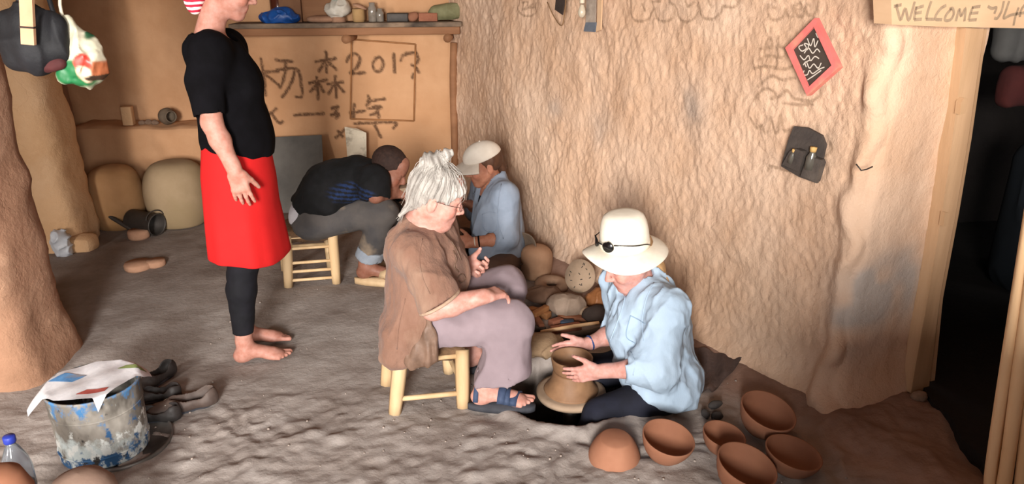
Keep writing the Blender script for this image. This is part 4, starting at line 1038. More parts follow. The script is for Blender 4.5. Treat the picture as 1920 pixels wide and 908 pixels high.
    brim = [(.0965, .006), (.11, .004), (.135, -.004), (.155, -.014), (.167, -.024), (.168, -.027), (.166, -.0285), (.154, -.0185), (.134, -.009), (.11, -.001), (.0945, .0)]
    v1, f1 = lathe(prof, 56, HR, hc); v2, f2 = lathe(brim + [(.0925, .03), (.089, .07), (.07, .125), (.0, .139)], 56, HR, hc)
    v2 = np.array(v2); loc = (v2 - hc) @ HR; a = np.arctan2(loc[:, 1], loc[:, 0]); rr = np.hypot(loc[:, 0], loc[:, 1])
    k = np.clip((rr - .1) / .068, 0, 1); loc[:, 2] += k * (.016 * np.cos(2 * a + .4) + .008 * np.cos(3 * a + 1)); v2 = loc @ HR.T + hc
    ht = MB().add(v1, f1).add(v2, f2).build('hat', M_hat, r)
    hp = lambda x, y, z: hc + HR @ V(x, y, z)
    mk('hat_band', *lathe([(.0985, .004), (.0990, .016), (.0985, .028), (.0965, .028), (.0965, .004)], 48, HR, hc, close=True), mat('cream_ribbon', '#e9e0cd', None, rough=.7), ht)
    # sunglasses pushed up on the crown, resting on the brim
    sg = MB()
    for y in (-1, 1):
        ca = .36 * y - .06; 
        fr = np.stack([V(math.cos(ca), math.sin(ca), 0), V(-math.sin(ca), math.cos(ca), 0), V(0, 0, 1)], 1)
        c = V(.112 * math.cos(ca), .112 * math.sin(ca), .040)
        poly = []
        for a in np.linspace(0, 2 * math.pi, 22, endpoint=False):
            x = .025 * math.cos(a); z = .020 * math.sin(a); z += .005 * max(0, math.sin(a)) * (1 if math.cos(a) * y > 0 else 0); poly.append((x, z))
        lens = [hp(*(c + fr @ V(.004 - 6 * q[0] ** 2, q[0], q[1]))) for q in poly]
        bk = [hp(*(c + fr @ V(-.001 - 6 * q[0] ** 2, q[0] * 1.02, q[1] * 1.02))) for q in poly]; n = len(poly)
        sg.add(lens + bk, [tuple(range(n)), tuple(range(n, 2 * n))[::-1]] + [(i, n + i, n + (i + 1) % n, (i + 1) % n) for i in range(n)])
        ce = .36 * y - .06 + y * .24
        sg.add(*tube([hp(.112 * math.cos(ce), .112 * math.sin(ce), .052), hp(.103 * math.cos(ce + y * .7), .108 * math.sin(ce + y * .7), .046), hp(-.02, y * .103 + .0, .036), hp(-.05, y * .096, .022)], .0022, 6, smooth_n=14))
    sg.add(*tube([hp(.116 * math.cos(-.06 + q), .116 * math.sin(-.06 + q), .048) for q in (-.14, 0, .14)], .003, 6))
    tag(sg.build('sunglasses', M_blackpl, ht), 'black sunglasses on the hat crown')
    ring_on(wrF, elF, .16, .029, .005, M_band, r, 'wristband', 1.3)
    return r
person_hat()
# ------------------------------------------------------------------ person in the white cap against the wall
M_dblue = mat('chambray_cloth', '#8b96a6', '#7b8798', 7, .88, bump=.25, bscale=60, bdist=.003, spec=.15)
M_cap = mat('off_white_cap', '#d9d0c4', '#cdc3b6', 14, .85, bump=.1, bscale=120, bdist=.002)
M_brownt = mat('taupe_trouser_cloth', '#5d4a40', '#503f37', 8, .9, bump=.2, bscale=60, bdist=.003)
M_brhair = mat('brown_hair', '#5a3c2a', '#432b1e', 30, .6, bump=.6, bscale=40, bdist=.004, stretch=(1, 1, .3))
def person_cap():
    r = thing('person', 'person in white cap and open blue shirt sitting on the floor against the wall', 'person', (-.06, 4.15, 0))
    H = Head(V(-.158, 4.12, .648), (-.90, -.30, -.26), s=.98); neck = V(-.105, 4.15, .55)
    shN, elN, wrN = V(-.045, 4.015, .50), W(948, 447, 3.98), W(884, 455, 3.97)
    shF, elF, wrF = V(-.17, 4.30, .49), V(-.22, 4.36, .30), W(884, 383, 4.28)
    f = Field()
    f.add(el((-.06, 4.15, .10), (.13, .17, .11)), .05).add(el((-.075, 4.15, .26), (.11, .14, .16)), .06).add(el((-.09, 4.15, .40), (.105, .145, .13)), .06).add(rc(shN, shF, .05, .05), .06)
    for s_, e_, w_ in ((shN, elN, wrN), (shF, elF, wrF)):
        f.add(rc(s_, e_, .046, .038), .03).add(rc(e_, e_ + (w_ - e_) * .35, .039, .040), .02).add(rc(e_ + (w_ - e_) * .35, w_, .039, .026), .02)
    hand(f, wrN, V(-1, .1, .05), (.2, .8, -.4), (-.2, 0, 1), .95, curl=(.7, .75, .8, .85), tcurl=.5)
    hand(f, wrF, V(-1, -.1, .1), (-.1, -.6, -.7), (0, -.4, .6), .95, curl=(.4, .4, .45, .5))
    hips = ((V(-.03, 4.05, .09), V(-.10, 3.80, .11), V(-.34, 3.96, .07)), (V(-.05, 4.25, .09), V(-.40, 4.33, .13), V(-.30, 4.1, .07)))
    for hp, kn, an in hips: f.add(rc(hp, kn, .075, .055), .03).add(rc(kn, an, .05, .035), .02)
    H.build(f, neck, (.044, .052))
    body_mesh(f, r, (-.55, 3.68, .0), (.12, 4.48, .80), .010, [around(H.p(.12, .1, .1), H.p(-.12, -.1, -.13), pad=.02) + (.0045,), around(wrN, wrN + V(-.14, 0, 0), pad=.05) + (.0045,), around(wrF, wrF + V(-.14, 0, 0), pad=.05) + (.005,)], '#b67f66', H.tints(brow='#4a3428'))
    u = Field(); u.add(el((-.085, 4.15, .38), (.12, .155, .15)), .05).add(el((-.075, 4.15, .2), (.125, .16, .16)), .06); u.cut(pl((-.09, 4.15, .505), (-.2, 0, 1)), .004)
    cloth('undershirt', u, (-.3, 3.95, .02), (.1, 4.35, .56), .009, M_black, r)
    t = Field()
    t.add(el((-.085, 4.15, .40), (.138, .18, .15)), .05).add(el((-.085, 4.14, .24), (.155, .195, .19)), .07).add(el((-.09, 4.12, .14), (.165, .20, .11)), .05)
    t.add(rc(shN, shF, .068, .068), .06).add(rc(neck + V(.01, 0, -.05), neck + V(.012, 0, -.002), .085, .070), .04)
    cN = elN + (wrN - elN) * .18
    t.add(rc(shN, elN, .074, .074), .04).add(rcf(elN + V(.01, 0, .01), cN, .070, .060), .02).add(rc(shF, elF, .07, .068), .04)
    fw = unit(V(-.86, -.42, 0)); sd = V(fw[1], -fw[0], 0)
    # open front: wedge cut out of the chest
    t.sub(rc(neck + V(0, 0, .03), neck + fw * .17 + V(0, 0, -.12), .055, .045), .004)
    t.sub(rc(neck + fw * .17 + V(0, 0, -.10) + V(0, .04, 0), V(-.30, 4.14, .12), .045, .085), .006)
    t.sub(rc(cN + unit(cN - elN) * .03, cN - unit(cN - elN) * .012, .048, .045), .003)
    t.cut(pl((-.05, 4.1, .055), (.3, .0, -1)), .004)
    tf = folds(.008, 11, 95, (1, 1, .4)); t2 = folds(.003, 32, 96, (1, 1, .5)); t3 = creases(.013, 9, 97, (1, 1, .45), roty(.4)); t.disp = lambda P: tf(P) * .5 + t2(P) + t3(P)
    sh = cloth('shirt', t, (-.34, 3.85, .02), (.13, 4.48, .60), .0065, M_dblue, r)
    seam('pocket', t, [[(904, 402), (918, 398), (932, 400)], [(904, 402), (906, 428), (918, 436), (930, 430), (932, 400)]], .0026, M_dblue, sh)
    seam('seam', t, [[(940, 345), (934, 380), (934, 420), (944, 448)], [(890, 372), (880, 410), (872, 450)]], .0026, M_dblue, sh)
    # turned collar
    for s in (-1, 1):
        a = neck + V(.03, 0, .005) - sd * s * -.055; b = neck + fw * .10 - sd * s * -.075 + V(0, 0, -.09); c = neck + fw * .03 - sd * s * -.105 + V(0, 0, -.045)
        nn = unit(np.cross(b - a, c - a)) * .005; mid = (a + b + c) / 3 + V(0, 0, .012) - sd * s * -.012
        mk('collar', [a, b, c, mid, a + nn, b + nn, c + nn, mid + nn], [(0, 1, 3), (1, 2, 3), (2, 0, 3), (5, 4, 7), (6, 5, 7), (4, 6, 7), (0, 1, 5, 4), (1, 2, 6, 5), (2, 0, 4, 6)], M_dblue, sh)
    g = Field()
    for hp, kn, an in hips: g.add(rc(hp, kn, .092, .078), .04).add(rc(kn, an, .075, .055), .03)
    g.add(el((-.04, 4.15, .09), (.14, .18, .09)), .04); g.cut(pl((0, 0, .005), (0, 0, -1)), .003); g.disp = folds(.006, 14, 105)
    cloth('trousers', g, (-.55, 3.65, -.01), (.16, 4.5, .28), .009, M_brownt, r)
    p = H.p; h = Field()
    h.add(el(p(-.02, 0, .03), (.098, .083, .09), H.R), .02).cut(pl(p(.02, 0, .02), H.F * .9 - H.U * .43), .008).add(rc(p(-.080, 0, .0), p(-.10, 0, -.05), .03, .024), .02).add(rc(p(-.10, 0, -.05), p(-.085, 0, -.14), .022, .01), .02)
    h.disp = folds(.003, 50, 115, (1, 1, .4)); cloth('hair', h, H.C - .2, H.C + .2, .005, M_brhair, r)
    c = Field()
    c.add(el(p(-.003, 0, .050), (.114, .090, .086), H.R), .02).cut(pl(p(0, 0, .044), -H.U - .10 * H.F), .006)
    cp = cloth('cap', c, H.C - .18, H.C + .2, .0045, M_cap, r)
    v = []; n = 15; m = 7
    for i in range(m):
        for k in range(n):
            a = -1.15 + 2.3 * k / (n - 1); t_ = i / (m - 1); R0 = .098 + .080 * t_ * (1 - .25 * (a / 1.15) ** 2) * 1.12
            v.append(p(R0 * math.cos(a) + .002, R0 * .86 * math.sin(a), .047 - .026 * t_ ** 1.5 - .014 * (a / 1.15) ** 2 * t_ - .004 * (a / 1.15) ** 2))
    top = v; bot = [x - H.U * .005 for x in v]; q = [(i * n + k, i * n + k + 1, (i + 1) * n + k + 1, (i + 1) * n + k) for i in range(m - 1) for k in range(n - 1)]
    N_ = m * n; ff = q + [tuple(N_ + j for j in x)[::-1] for x in q]
    edge = [k for k in range(n)] + [i * n + n - 1 for i in range(1, m)] + [(m - 1) * n + k for k in range(n - 2, -1, -1)] + [i * n for i in range(m - 2, 0, -1)]
    ff += [(edge[i], N_ + edge[i], N_ + edge[(i + 1) % len(edge)], edge[(i + 1) % len(edge)]) for i in range(len(edge))]
    mk('visor', top + bot, ff, M_cap, cp)
    mk('cap_button', *lathe([(.006, 0), (.005, .003), (0, .005)], 10, H.R, p(-.012, 0, .139)), M_cap, cp)
    mk('cap_badge', *box(p(.088, -.02, .082), (.001, .008, .006), H.R @ rotz(-.25) @ roty(-.35), 0), mat('grey_badge', '#9a948c', None), cp, smooth=False)
    ring_on(wrN, elN, .22, .031, .004, M_black, r, 'wristband', 1.2); ring_on(wrN, elN, .10, .029, .003, M_cap, r, 'bracelet', 1.2)
    return r
person_cap()

# ------------------------------------------------------------------ man bent over on the far stool
M_tee = mat('black_dusty_tee', '#17161a', '#211f22', 8, .9, bump=.25, bscale=70, bdist=.003, attr='tint')
M_jeans = mat('dusty_grey_jeans', '#4f4a47', '#3c3a3b', 6, .9, bump=.3, bscale=60, bdist=.003, c3='#93806a', s3=3.5)
M_whitec = mat('white_undershirt', '#b9b7bd', '#a5a3aa', 12, .85)
M_beige = mat('beige_slipper', '#cdb28e', '#b99b76', 14, .75)
M_cuff = mat('pale_denim_cuff', '#8d949d', '#7b828c', 14, .85, bump=.2, bscale=60)
def person_bent():
    r = thing('person', 'person in black shirt and dusty grey jeans bent double on the far stool', 'person', (-1.06, 4.02, 0))
    H = Head(W(729, 317, 4.0), (.84, -.10, -.52), s=.98); neck = W(705, 330, 4.05)
    shN, elN, wrN = W(703, 340, 3.89), W(704, 366, 3.85), W(745, 362, 4.02)
    shF, elF, wrF = W(708, 330, 4.22), V(-.70, 4.26, .46), V(-.58, 4.16, .44)
    hN, kN, aN = W(590, 415, 3.93), W(718, 398, 3.92), G(697, 522); aN = V(aN[0], 3.93, 0)
    hF, kF, aF = W(590, 415, 4.15), W(728, 396, 4.2), V(-.74, 4.2, 0)
    pel = W(592, 405, 4.03); mid = W(622, 358, 4.03); ch = W(668, 333, 4.04)
    f = Field()
    f.add(el(pel, (.12, .16, .11)), .05).add(rc(pel, mid, .10, .12), .06).add(rc(mid, ch, .12, .11), .06).add(rc(shN, shF, .05, .05), .06)
    for s_, e_, w_ in ((shN, elN, wrN), (shF, elF, wrF)):
        f.add(rc(s_, e_, .05, .043), .03).add(rc(e_, w_, .042, .03), .02)
    hand(f, wrN, V(1, .15, -.1), (0, .5, -1), (.2, 1, .3), 1.05, curl=(.35, .4, .4, .45)); hand(f, wrF, V(1, -.3, -.1), (0, -.5, -1), (.2, -1, .3), 1.05, curl=(.35, .4, .4, .45))
    for hp, kn, an in ((hN, kN, aN), (hF, kF, aF)):
        f.add(rc(hp, kn, .075, .058), .03).add(rc(kn, kn + (an - kn) * .4 + V(-.02, 0, 0), .055, .052), .02).add(rc(kn + (an - kn) * .4 + V(-.02, 0, 0), an + V(-.012, 0, .12), .052, .040), .02)
    qN = foot(f, aN, (1, -.12, 0), (0, 1, 0), 1.08, .032); qF = foot(f, aF, (1, .1, 0), (0, -1, 0), 1.08, .032)
    H.build(f, neck, (.058, .068), male=True)
    body_mesh(f, r, (-1.35, 3.68, 0), (-.38, 4.45, .85), .010, [around(H.p(.12, .1, .13), H.p(-.12, -.1, -.13), pad=.02) + (.0048,), around(aN, aN + V(.2, -.03, .1), pad=.07) + (.0055,)], '#8d6150', H.tints(lip='#7d4438', brow='#2a1d18', blush='#9a5540'))
    h = Field(); p = H.p; h.add(el(p(-.014, 0, .038), np.array([.101, .0765, .092]) * 1.0, H.R), .02).cut(pl(p(.022, 0, .022), H.F * .66 - H.U * .75), .006)
    h.disp = folds(.0015, 90, 125); cloth('hair', h, H.C - .14, H.C + .16, .005, mat('cropped_dark_hair', '#33211a', '#251712', 60, .8, bump=.5, bscale=160, bdist=.003), r)
    t = Field()
    t.add(rc(pel + V(-.005, 0, .05), mid, .135, .152, (0, 1, 0), 1.2), .05).add(rc(mid, ch + V(.01, 0, -.005), .150, .128, (0, 1, 0), 1.25), .06).add(rc(shN, shF, .075, .075), .06)
    eN = shN + (elN - shN) * 1.0
    t.add(rc(shN, shN * .4 + eN * .6, .082, .080), .03).add(rcf(shN, eN + V(.0, .0, -.02), .082, .076), .02).sub(rc(eN + V(.02, 0, -.05), eN + V(0, 0, -.01), .06, .05), .003).add(rc(shF, elF, .08, .075), .04)
    t.sub(rc(neck + V(.03, 0, .02), neck + V(.1, 0, -.02), .062, .075), .005)
    t.cut(pl(W(584, 394, 4.03), (-.62, 0, -.78)), .004)
    tf = folds(.007, 11, 135); t2 = folds(.003, 30, 136); t.disp = lambda P: tf(P) + t2(P)
    v, q = mesh_field(t, (-1.38, 3.7, .3), (-.55, 4.45, .85), .0075)
    c = np.tile(np.array(lin('#0f0f12'), np.float32), (len(v), 1)); bl = W(662, 362, 3.87)
    k = sstep(.115, .08, np.hypot((v[:, 0] - bl[0]) * .75, (v[:, 2] - bl[2]) * 1.7)) * (v[:, 1] < 3.98) * (.5 + .5 * np.sign(np.sin((v[:, 2] * 1.0 + v[:, 0] * .25) * 260)))
    c = c * (1 - k[:, None]) + np.array(lin('#1c3058')) * k[:, None]
    mk('shirt', v, q, M_tee, r, cols=c)
    w = Field(); w.add(el(pel + V(-.03, 0, .005), (.115, .17, .12)), .03); w.cut(pl(W(570, 404, 4.03), (.35, 0, -.94)), .004); cloth('undershirt', w, pel - .25, pel + .25, .008, M_whitec, r)
    g = Field()
    for hp, kn, an in ((hN, kN, aN), (hF, kF, aF)):
        bot = kn + (an + V(0, 0, .14) - kn) * .92
        g.add(rc(hp, kn, .100, .080), .05).add(rc(kn, kn * .5 + bot * .5, .080, .074), .035).add(rcf(kn * .5 + bot * .5, bot, .074, .068), .02)
    g.add(el(pel + V(.0, 0, -.02), (.135, .185, .085)), .05); gf = folds(.008, 12, 145); g.disp = gf
    jn = cloth('jeans', g, (-1.38, 3.75, .1), (-.55, 4.4, .6), .0075, M_jeans, r)
    for hp, kn, an in ((hN, kN, aN), (hF, kF, aF)):
        bot = kn + (an + V(0, 0, .14) - kn) * .92; dd = unit(bot - kn); u = Field(); u.add(rcf(bot - dd * .05, bot + dd * .012, .076, .079)).cut(pl(bot - dd * .045, -dd), .004).sub(rcf(bot + dd * .1, bot - dd * .0, .066, .066), .003)
        u.disp = folds(.004, 20, 155); cloth('cuff', u, bot - .13, bot + .13, .006, M_cuff, jn)
    # belt
    bc = W(572, 408, 4.03); n_ = unit(V(.35, 0, -.94)); Rb = frame(n_)
    v, f_ = lathe([(.148, -.014), (.153, -.014), (.153, .014), (.148, .014)], 40, np.stack([Rb[:, 1], Rb[:, 2], Rb[:, 0]], 1), (0, 0, 0), close=True)
    v = np.array(v); v[:, 1] *= 1.22; mk('belt', v * V(.88, 1, .88) + pel + V(-.006, 0, -.022), f_, M_blackpl, r)
    for q in (qN, qF):
        so = sandal(r, q, 1.08, M_beige, M_beige, [(.095, .115, .052, .060, -1, 1)], 0, .034, 'slipper')
    return r
person_bent()
# ================================================================== things on the floor
M_rush = mat('woven_rush', '#6e523a', '#54402e', 24, .9, bump=.8, bscale=60, bdist=.006, stretch=(1, 4, 1))
M_terra = mat('raw_terracotta', '#8d6049', '#825641', 5, .8, bump=.12, bscale=40, bdist=.003, c3='#976a53', s3=3, spec=.2)
M_wetclay = mat('wet_clay', '#7d5d43', '#6e5039', 6, .6, bump=.3, bscale=30, bdist=.004, c3='#8f6d50', s3=5, spec=.3)
M_paleclay = mat('pale_dry_clay', '#9e8873', '#8e7965', 5, .9, bump=.3, bscale=20, bdist=.006, c3='#7d6854', s3=4)
M_iron = mat('sooty_metal', '#453f3b', '#34302d', 9, .55, bump=.3, bscale=30, bdist=.003, metal=.4)

def rod(a, b, r, n=8, r2=None, bow=0): 
    a = np.asarray(a, float); b = np.asarray(b, float); return tube([a, (a + b) / 2 + V(0, 0, bow), b], [r, (r + (r2 or r)) / 2, r2 or r], n, smooth_n=5)
def stool(label, feet, tops, leg_r, rungs, seat_th, seat_over=.015, leg_n=8):
    c = np.mean(feet, axis=0); c[2] = 0
    r = thing('wooden_stool', label, 'stool', c, 'low rush-seated stools')
    for a, b in zip(feet, tops): mk('leg', *tube([a, a * .5 + b * .5, b], [leg_r * .86, leg_r, leg_r * 1.0], leg_n, smooth_n=6), M_wood, r)
    at = lambda i, z: feet[i] + (tops[i] - feet[i]) * ((z - feet[i][2]) / (tops[i][2] - feet[i][2]))
    for i, j, z, rr in rungs: mk('rung', *rod(at(i, z), at(j, z), rr), M_wood, r)
    # woven seat: four wrapped sides rising to a shallow cushion
    P = [np.array(t) + unit(np.array(t) - np.mean(tops, axis=0)) * seat_over for t in tops]; n = 14; v = []
    for i in range(n + 1):
        for j in range(n + 1):
            u, w_ = i / n, j / n; q = P[0] * (1 - u) * (1 - w_) + P[1] * u * (1 - w_) + P[2] * u * w_ + P[3] * (1 - u) * w_
            edge = min(u, 1 - u, w_, 1 - w_); q = q + V(0, 0, seat_th * (.25 + .75 * min(1, edge * 6) ** .5) + .003 * math.sin((i + j) * 2.2)); v.append(q)
    top = v; bot = [x - V(0, 0, seat_th * 1.6) for x in v]; m = n + 1
    q = [(i * m + j, (i + 1) * m + j, (i + 1) * m + j + 1, i * m + j + 1) for i in range(n) for j in range(n)]
    f = q + [tuple(m * m + k for k in x)[::-1] for x in q]
    ed = [i * m for i in range(m)] + [n * m + j for j in range(1, m)] + [i * m + n for i in range(n - 1, -1, -1)] + [j for j in range(n - 1, 0, -1)]
    f += [(ed[i], m * m + ed[i], m * m + ed[(i + 1) % len(ed)], ed[(i + 1) % len(ed)]) for i in range(len(ed))]
    mk('seat', top + bot, f, M_rush, r)
    return r
ft = [G(740, 776), G(868, 764), G(842, 698), G(724, 722)]
tp = [W(752, 668, 2.64), W(866, 655, 2.69), W(838, 628, 2.92), W(735, 632, 2.86)]
zt = .238
tp = [V(t[0], t[1], zt) for t in tp]
stool('pale wooden stool under the grey-haired person in the brown tunic', ft, tp, .030,
      [(0, 1, .06, .011), (3, 2, .09, .010), (3, 2, .19, .010), (1, 2, .09, .011), (1, 2, .165, .011), (0, 3, .12, .011), (0, 1, .215, .012)], .028)
f0, f1 = G(541, 538), G(631, 531); bk = V(-.09, .25, 0)
t0, t1 = W(537, 440, f0[1] + .005), W(623, 438, f1[1] + .005); zt = (t0[2] + t1[2]) / 2; t0[2] = t1[2] = zt
stool('pale wooden stool with slatted front at the back, bent person sitting on it', [f0, f1, f1 + bk, f0 + bk], [t0, t1, t1 + bk * .9, t0 + bk * .9], .029,
      [(0, 1, zt * .12, .009), (0, 1, zt * .29, .009), (0, 1, zt * .46, .009), (0, 1, zt * .74, .009), (3, 2, zt * .5, .009), (0, 1, zt * .95, .012), (1, 2, zt * .35, .01), (0, 3, zt * .35, .01)], .03)

# ---- potter's wheel in the pit
wc = V(.25, 2.755, 0)
wr_ = thing('pottery_wheel', 'round potter\'s wheel set in the floor pit with a clay mound', 'pottery wheel', wc + V(0, 0, -.42))
mk('wheel_head', *lathe([(.0, -.022), (.12, -.022), (.143, -.016), (.148, -.004), (.146, .006), (.13, .010), (.0, .012)], 44, None, wc + V(0, 0, .004), wob=.004), M_paleclay, wr_)
mk('clay_mound', *lathe([(.118, .008), (.112, .016), (.100, .030), (.090, .052), (.082, .075), (.078, .095), (.076, .100), (.0, .102)], 44, None, wc + V(0, 0, .004), wob=.012), M_wetclay, wr_)
mk('shaft', *lathe([(.03, -.42), (.03, -.02)], 14, None, wc), M_iron, wr_)
mk('kick_disc', *lathe([(.0, -.385), (.19, -.385), (.195, -.37), (.19, -.355), (.0, -.35)], 32, None, wc), M_iron, wr_)
pb = wc + V(0, 0, .106)
M_pot = M_wetclay
pt = mk('clay_pot', *lathe([(.0, .0), (.074, .0), (.079, .008), (.0835, .03), (.087, .052), (.0875, .060), (.085, .064), (.081, .061), (.078, .04), (.073, .014), (.06, .009), (.0, .008)], 52, None, pb, wob=.003), M_pot, None, pb)
tag(pt, 'freshly thrown brown pot on the wheel between two hands', 'pot')

# ---- bowls drying on the floor
def bowl_prof(R, h): 
    k = R / .1; kh = h / .085
    o = [(.0, .0), (.054, .0), (.061, .004), (.076, .022), (.088, .044), (.0955, .064), (.0995, .082), (.0985, .0855), (.0945, .0845), (.0905, .066), (.082, .046), (.068, .026), (.05, .013), (.0, .009)]
    return [(a * k, b * kh) for a, b in o]
def bowl(px, py, R, h, n, label, sink=.012):
    n = unit(n); c = G(px, py, h * .95); c = c - n * h * .95
    Rm = frame(V(1, 0, 0) - n * n[0], n); Rm = np.stack([unit(V(1, 0, 0) - n * n[0]), np.cross(n, unit(V(1, 0, 0) - n * n[0])), n], 1)
    low = -R * .54 * math.sqrt(max(0, 1 - n[2] ** 2)); c[2] = fz(c[0], c[1]) - low - sink * .6
    return tag(mk('clay_bowl', *lathe(bowl_prof(R, h), 48, Rm, c, wob=.004), M_terra, None, c), label, 'bowl', 'terracotta bowls drying on the floor')
bowl(1253, 829, .096, .088, (.16, -.16, 1), 'terracotta bowl right of the upturned one')
bowl(1358, 817, .080, .070, (.16, -.10, 1), 'smallest terracotta bowl, just below the dark stones')
bowl(1441, 770, .108, .100, (.20, -.22, 1), 'terracotta bowl nearest the wall, deepest of the group')
bowl(1401, 871, .105, .098, (.22, -.16, 1), 'terracotta bowl nearest the camera with its opening up')
bowl(1489, 845, .101, .074, (.16, -.06, 1), 'rightmost shallow terracotta bowl')
c = G(1157, 886); c = V(c[0], c[1] + .075, 0); c[2] = fz(c[0], c[1]) + .085
tag(mk('clay_bowl', *lathe([(a * .97, -b * .97) for a, b in bowl_prof(.1, .092)], 48, rotx(.08), c, wob=.004), M_terra, None, c), 'upturned terracotta bowl with its flat foot on top', 'bowl', 'terracotta bowls drying on the floor')
M_dstone = mat('dark_stone', '#4a4644', '#3a3635', 14, .8, bump=.3, bscale=60)
for i, (x, y, r, a, lb) in enumerate(((1322, 784, (.016, .026, .018), .2, 'dark oval stone on the left of three by the bowls'), (1340, 771, (.034, .018, .016), .5, 'dark long stone leaning behind two others by the bowls'), (1344, 786, (.026, .020, .017), .4, 'dark oval stone on the right of three by the bowls'))):
    p = G(x, y); tag(pebble('stone', V(p[0], p[1], fz(p[0], p[1]) + .014 + (.012 if i == 1 else 0)), r, M_dstone, 11 + i, R=rotz(a)), lb, 'stone', 'dark stones by the bowls')
rs = random.Random(12); mb = MB()
for i in range(200):
    x = rs.uniform(-1.5, 1.6); y = rs.uniform(2.05, 3.3) if rs.random() < .8 else rs.uniform(3.3, 4.6)
    if x > 1.28 - (y - 2.56) * .55 - .1: continue
    if ((x - PITC[0]) / PITH[0]) ** 2 + ((y - PITC[1]) / PITH[1]) ** 2 < 1.5: continue
    s = rs.uniform(.002, .006); v, f = lathe([(math.sin(a) * s, -math.cos(a) * s * .7) for a in (.1, .8, 1.6, 2.4, 3.04)], 6, rotz(rs.random() * 3), (x, y, fz(x, y) + s * .3), wob=.15); mb.add(v, f)
tag(mb.build('gravel', mat('clay_crumb', '#9d9188', '#8b7f76', 30, .95)), 'scattered clay crumbs on the earth floor', 'gravel', kind='stuff')

# ---- dark mat at the foot of the wall
M_mat = mat('dark_worn_mat', '#5b4b46', '#473a37', 8, .95, bump=.5, bscale=50, c3='#6f5d57', s3=4)
A, B, C_, D = G(1262, 748), G(1275, 655), G(1392, 690), G(1335, 735); n = 26; v = []
for i in range(n + 1):
    for j in range(n + 1):
        u, w_ = i / n, j / n; q = A * (1 - u) * (1 - w_) + B * (1 - u) * w_ + C_ * u * w_ + D * u * (1 - w_)
        z = fz(q[0], q[1]) + .012 + .010 * math.sin(u * 9 + w_ * 5) * math.sin(w_ * 6 + 1) + .006 * math.sin(u * 23 + w_ * 11); v.append((q[0], q[1], z))
m = n + 1; top = v; bot = [(x, y, z - .006) for x, y, z in v]
q = [(i * m + j, (i + 1) * m + j, (i + 1) * m + j + 1, i * m + j + 1) for i in range(n) for j in range(n)]
tag(mk('floor_mat', top + bot, [x[::-1] for x in q] + [tuple(k + m * m for k in x) for x in q], M_mat), 'dark worn mat on the floor behind the white-hatted person', 'mat')

# ---- paint-splashed bucket with newspaper on top
def bucket_mat():
    m = mat('paint_splashed_metal', '#55504a', '#827c74', 9, .7, bump=.35, bscale=30, bdist=.003, c3='#9c978f', s3=7, stretch=(1, 1, .6)); nt = m.node_tree; b = nt.nodes['Principled BSDF']
    src = b.inputs['Base Color'].links[0].from_socket
    tc = nt.nodes.new('ShaderNodeTexCoord'); sp = nt.nodes.new('ShaderNodeSeparateXYZ'); nt.links.new(tc.outputs['Object'], sp.inputs[0])
    def mr(sock, a, b_, lo=0, hi=1):
        r = nt.nodes.new('ShaderNodeMapRange'); r.inputs[1].default_value = a; r.inputs[2].default_value = b_; r.inputs[3].default_value = lo; r.inputs[4].default_value = hi; nt.links.new(sock, r.inputs[0]); return r.outputs[0]
    # (scale, low, high, colour, offset, height from, height to, how much the height helps)
    for sc_, lo, hi, col, off, z0, z1, gain in ((9, .52, .64, '#b4bfc0', 3, .17, .09, .16), (26, .58, .66, '#cdd1cf', 5, .2, .1, .08), (16, .54, .60, '#2f557d', 7, .075, .05, .10), (13, .58, .66, '#3f6f9c', 21, .16, .24, .05), (30, .60, .68, '#2d2b2a', 12, .08, .02, .06)):
        mp = nt.nodes.new('ShaderNodeMapping'); mp.inputs['Location'].default_value = (off, off, off); mp.inputs['Scale'].default_value = (1, 1, .7); nt.links.new(tc.outputs['Object'], mp.inputs[0])
        n = nt.nodes.new('ShaderNodeTexNoise'); n.inputs['Scale'].default_value = sc_; n.inputs['Detail'].default_value = 7; n.inputs['Roughness'].default_value = .65; nt.links.new(mp.outputs[0], n.inputs['Vector'])
        ad = nt.nodes.new('ShaderNodeMath'); nt.links.new(n.outputs[0], ad.inputs[0]); nt.links.new(mr(sp.outputs[2], z0, z1, -gain * .7, gain), ad.inputs[1])
        x = nt.nodes.new('ShaderNodeMix'); x.data_type = 'RGBA'; nt.links.new(mr(ad.outputs[0], lo, hi), x.inputs[0]); nt.links.new(src, x.inputs[6]); x.inputs[7].default_value = (*lin(col), 1); src = x.outputs[2]
    nt.links.new(src, b.inputs['Base Color']); return m
M_bucket = bucket_mat()
bcen = V(-1.515, 2.36, 0)
bk_ = thing('paint_bucket', 'big metal bucket splashed with white and blue paint', 'bucket', bcen)
mk('body', *lathe([(.0, .004), (.146, .004), (.149, .012), (.151, .15), (.155, .27), (.159, .277), (.159, .284), (.154, .286), (.150, .27), (.146, .02), (.0, .018)], 48, None, bcen), M_bucket, bk_)
for z in (.05, .20): mk('hoop', *lathe([(.150 + .003 * math.cos(a) + z * .01, z + .004 * math.sin(a)) for a in np.linspace(0, 2 * math.pi, 8, endpoint=False)], 48, None, bcen, close=True), M_bucket, bk_)
tag(mk('tin_lid', *lathe([(.0, .002), (.172, .002), (.178, .010), (.178, .022), (.170, .024), (.168, .012), (.0, .010)], 44, rotx(.04) @ roty(.03), bcen + V(.045, .03, -.002)), mat('dull_tin', '#6f6b68', '#57534f', 10, .5, metal=.4), None, bcen + V(.045, .03, 0)), 'round dull tin lid lying under the paint bucket', 'lid')
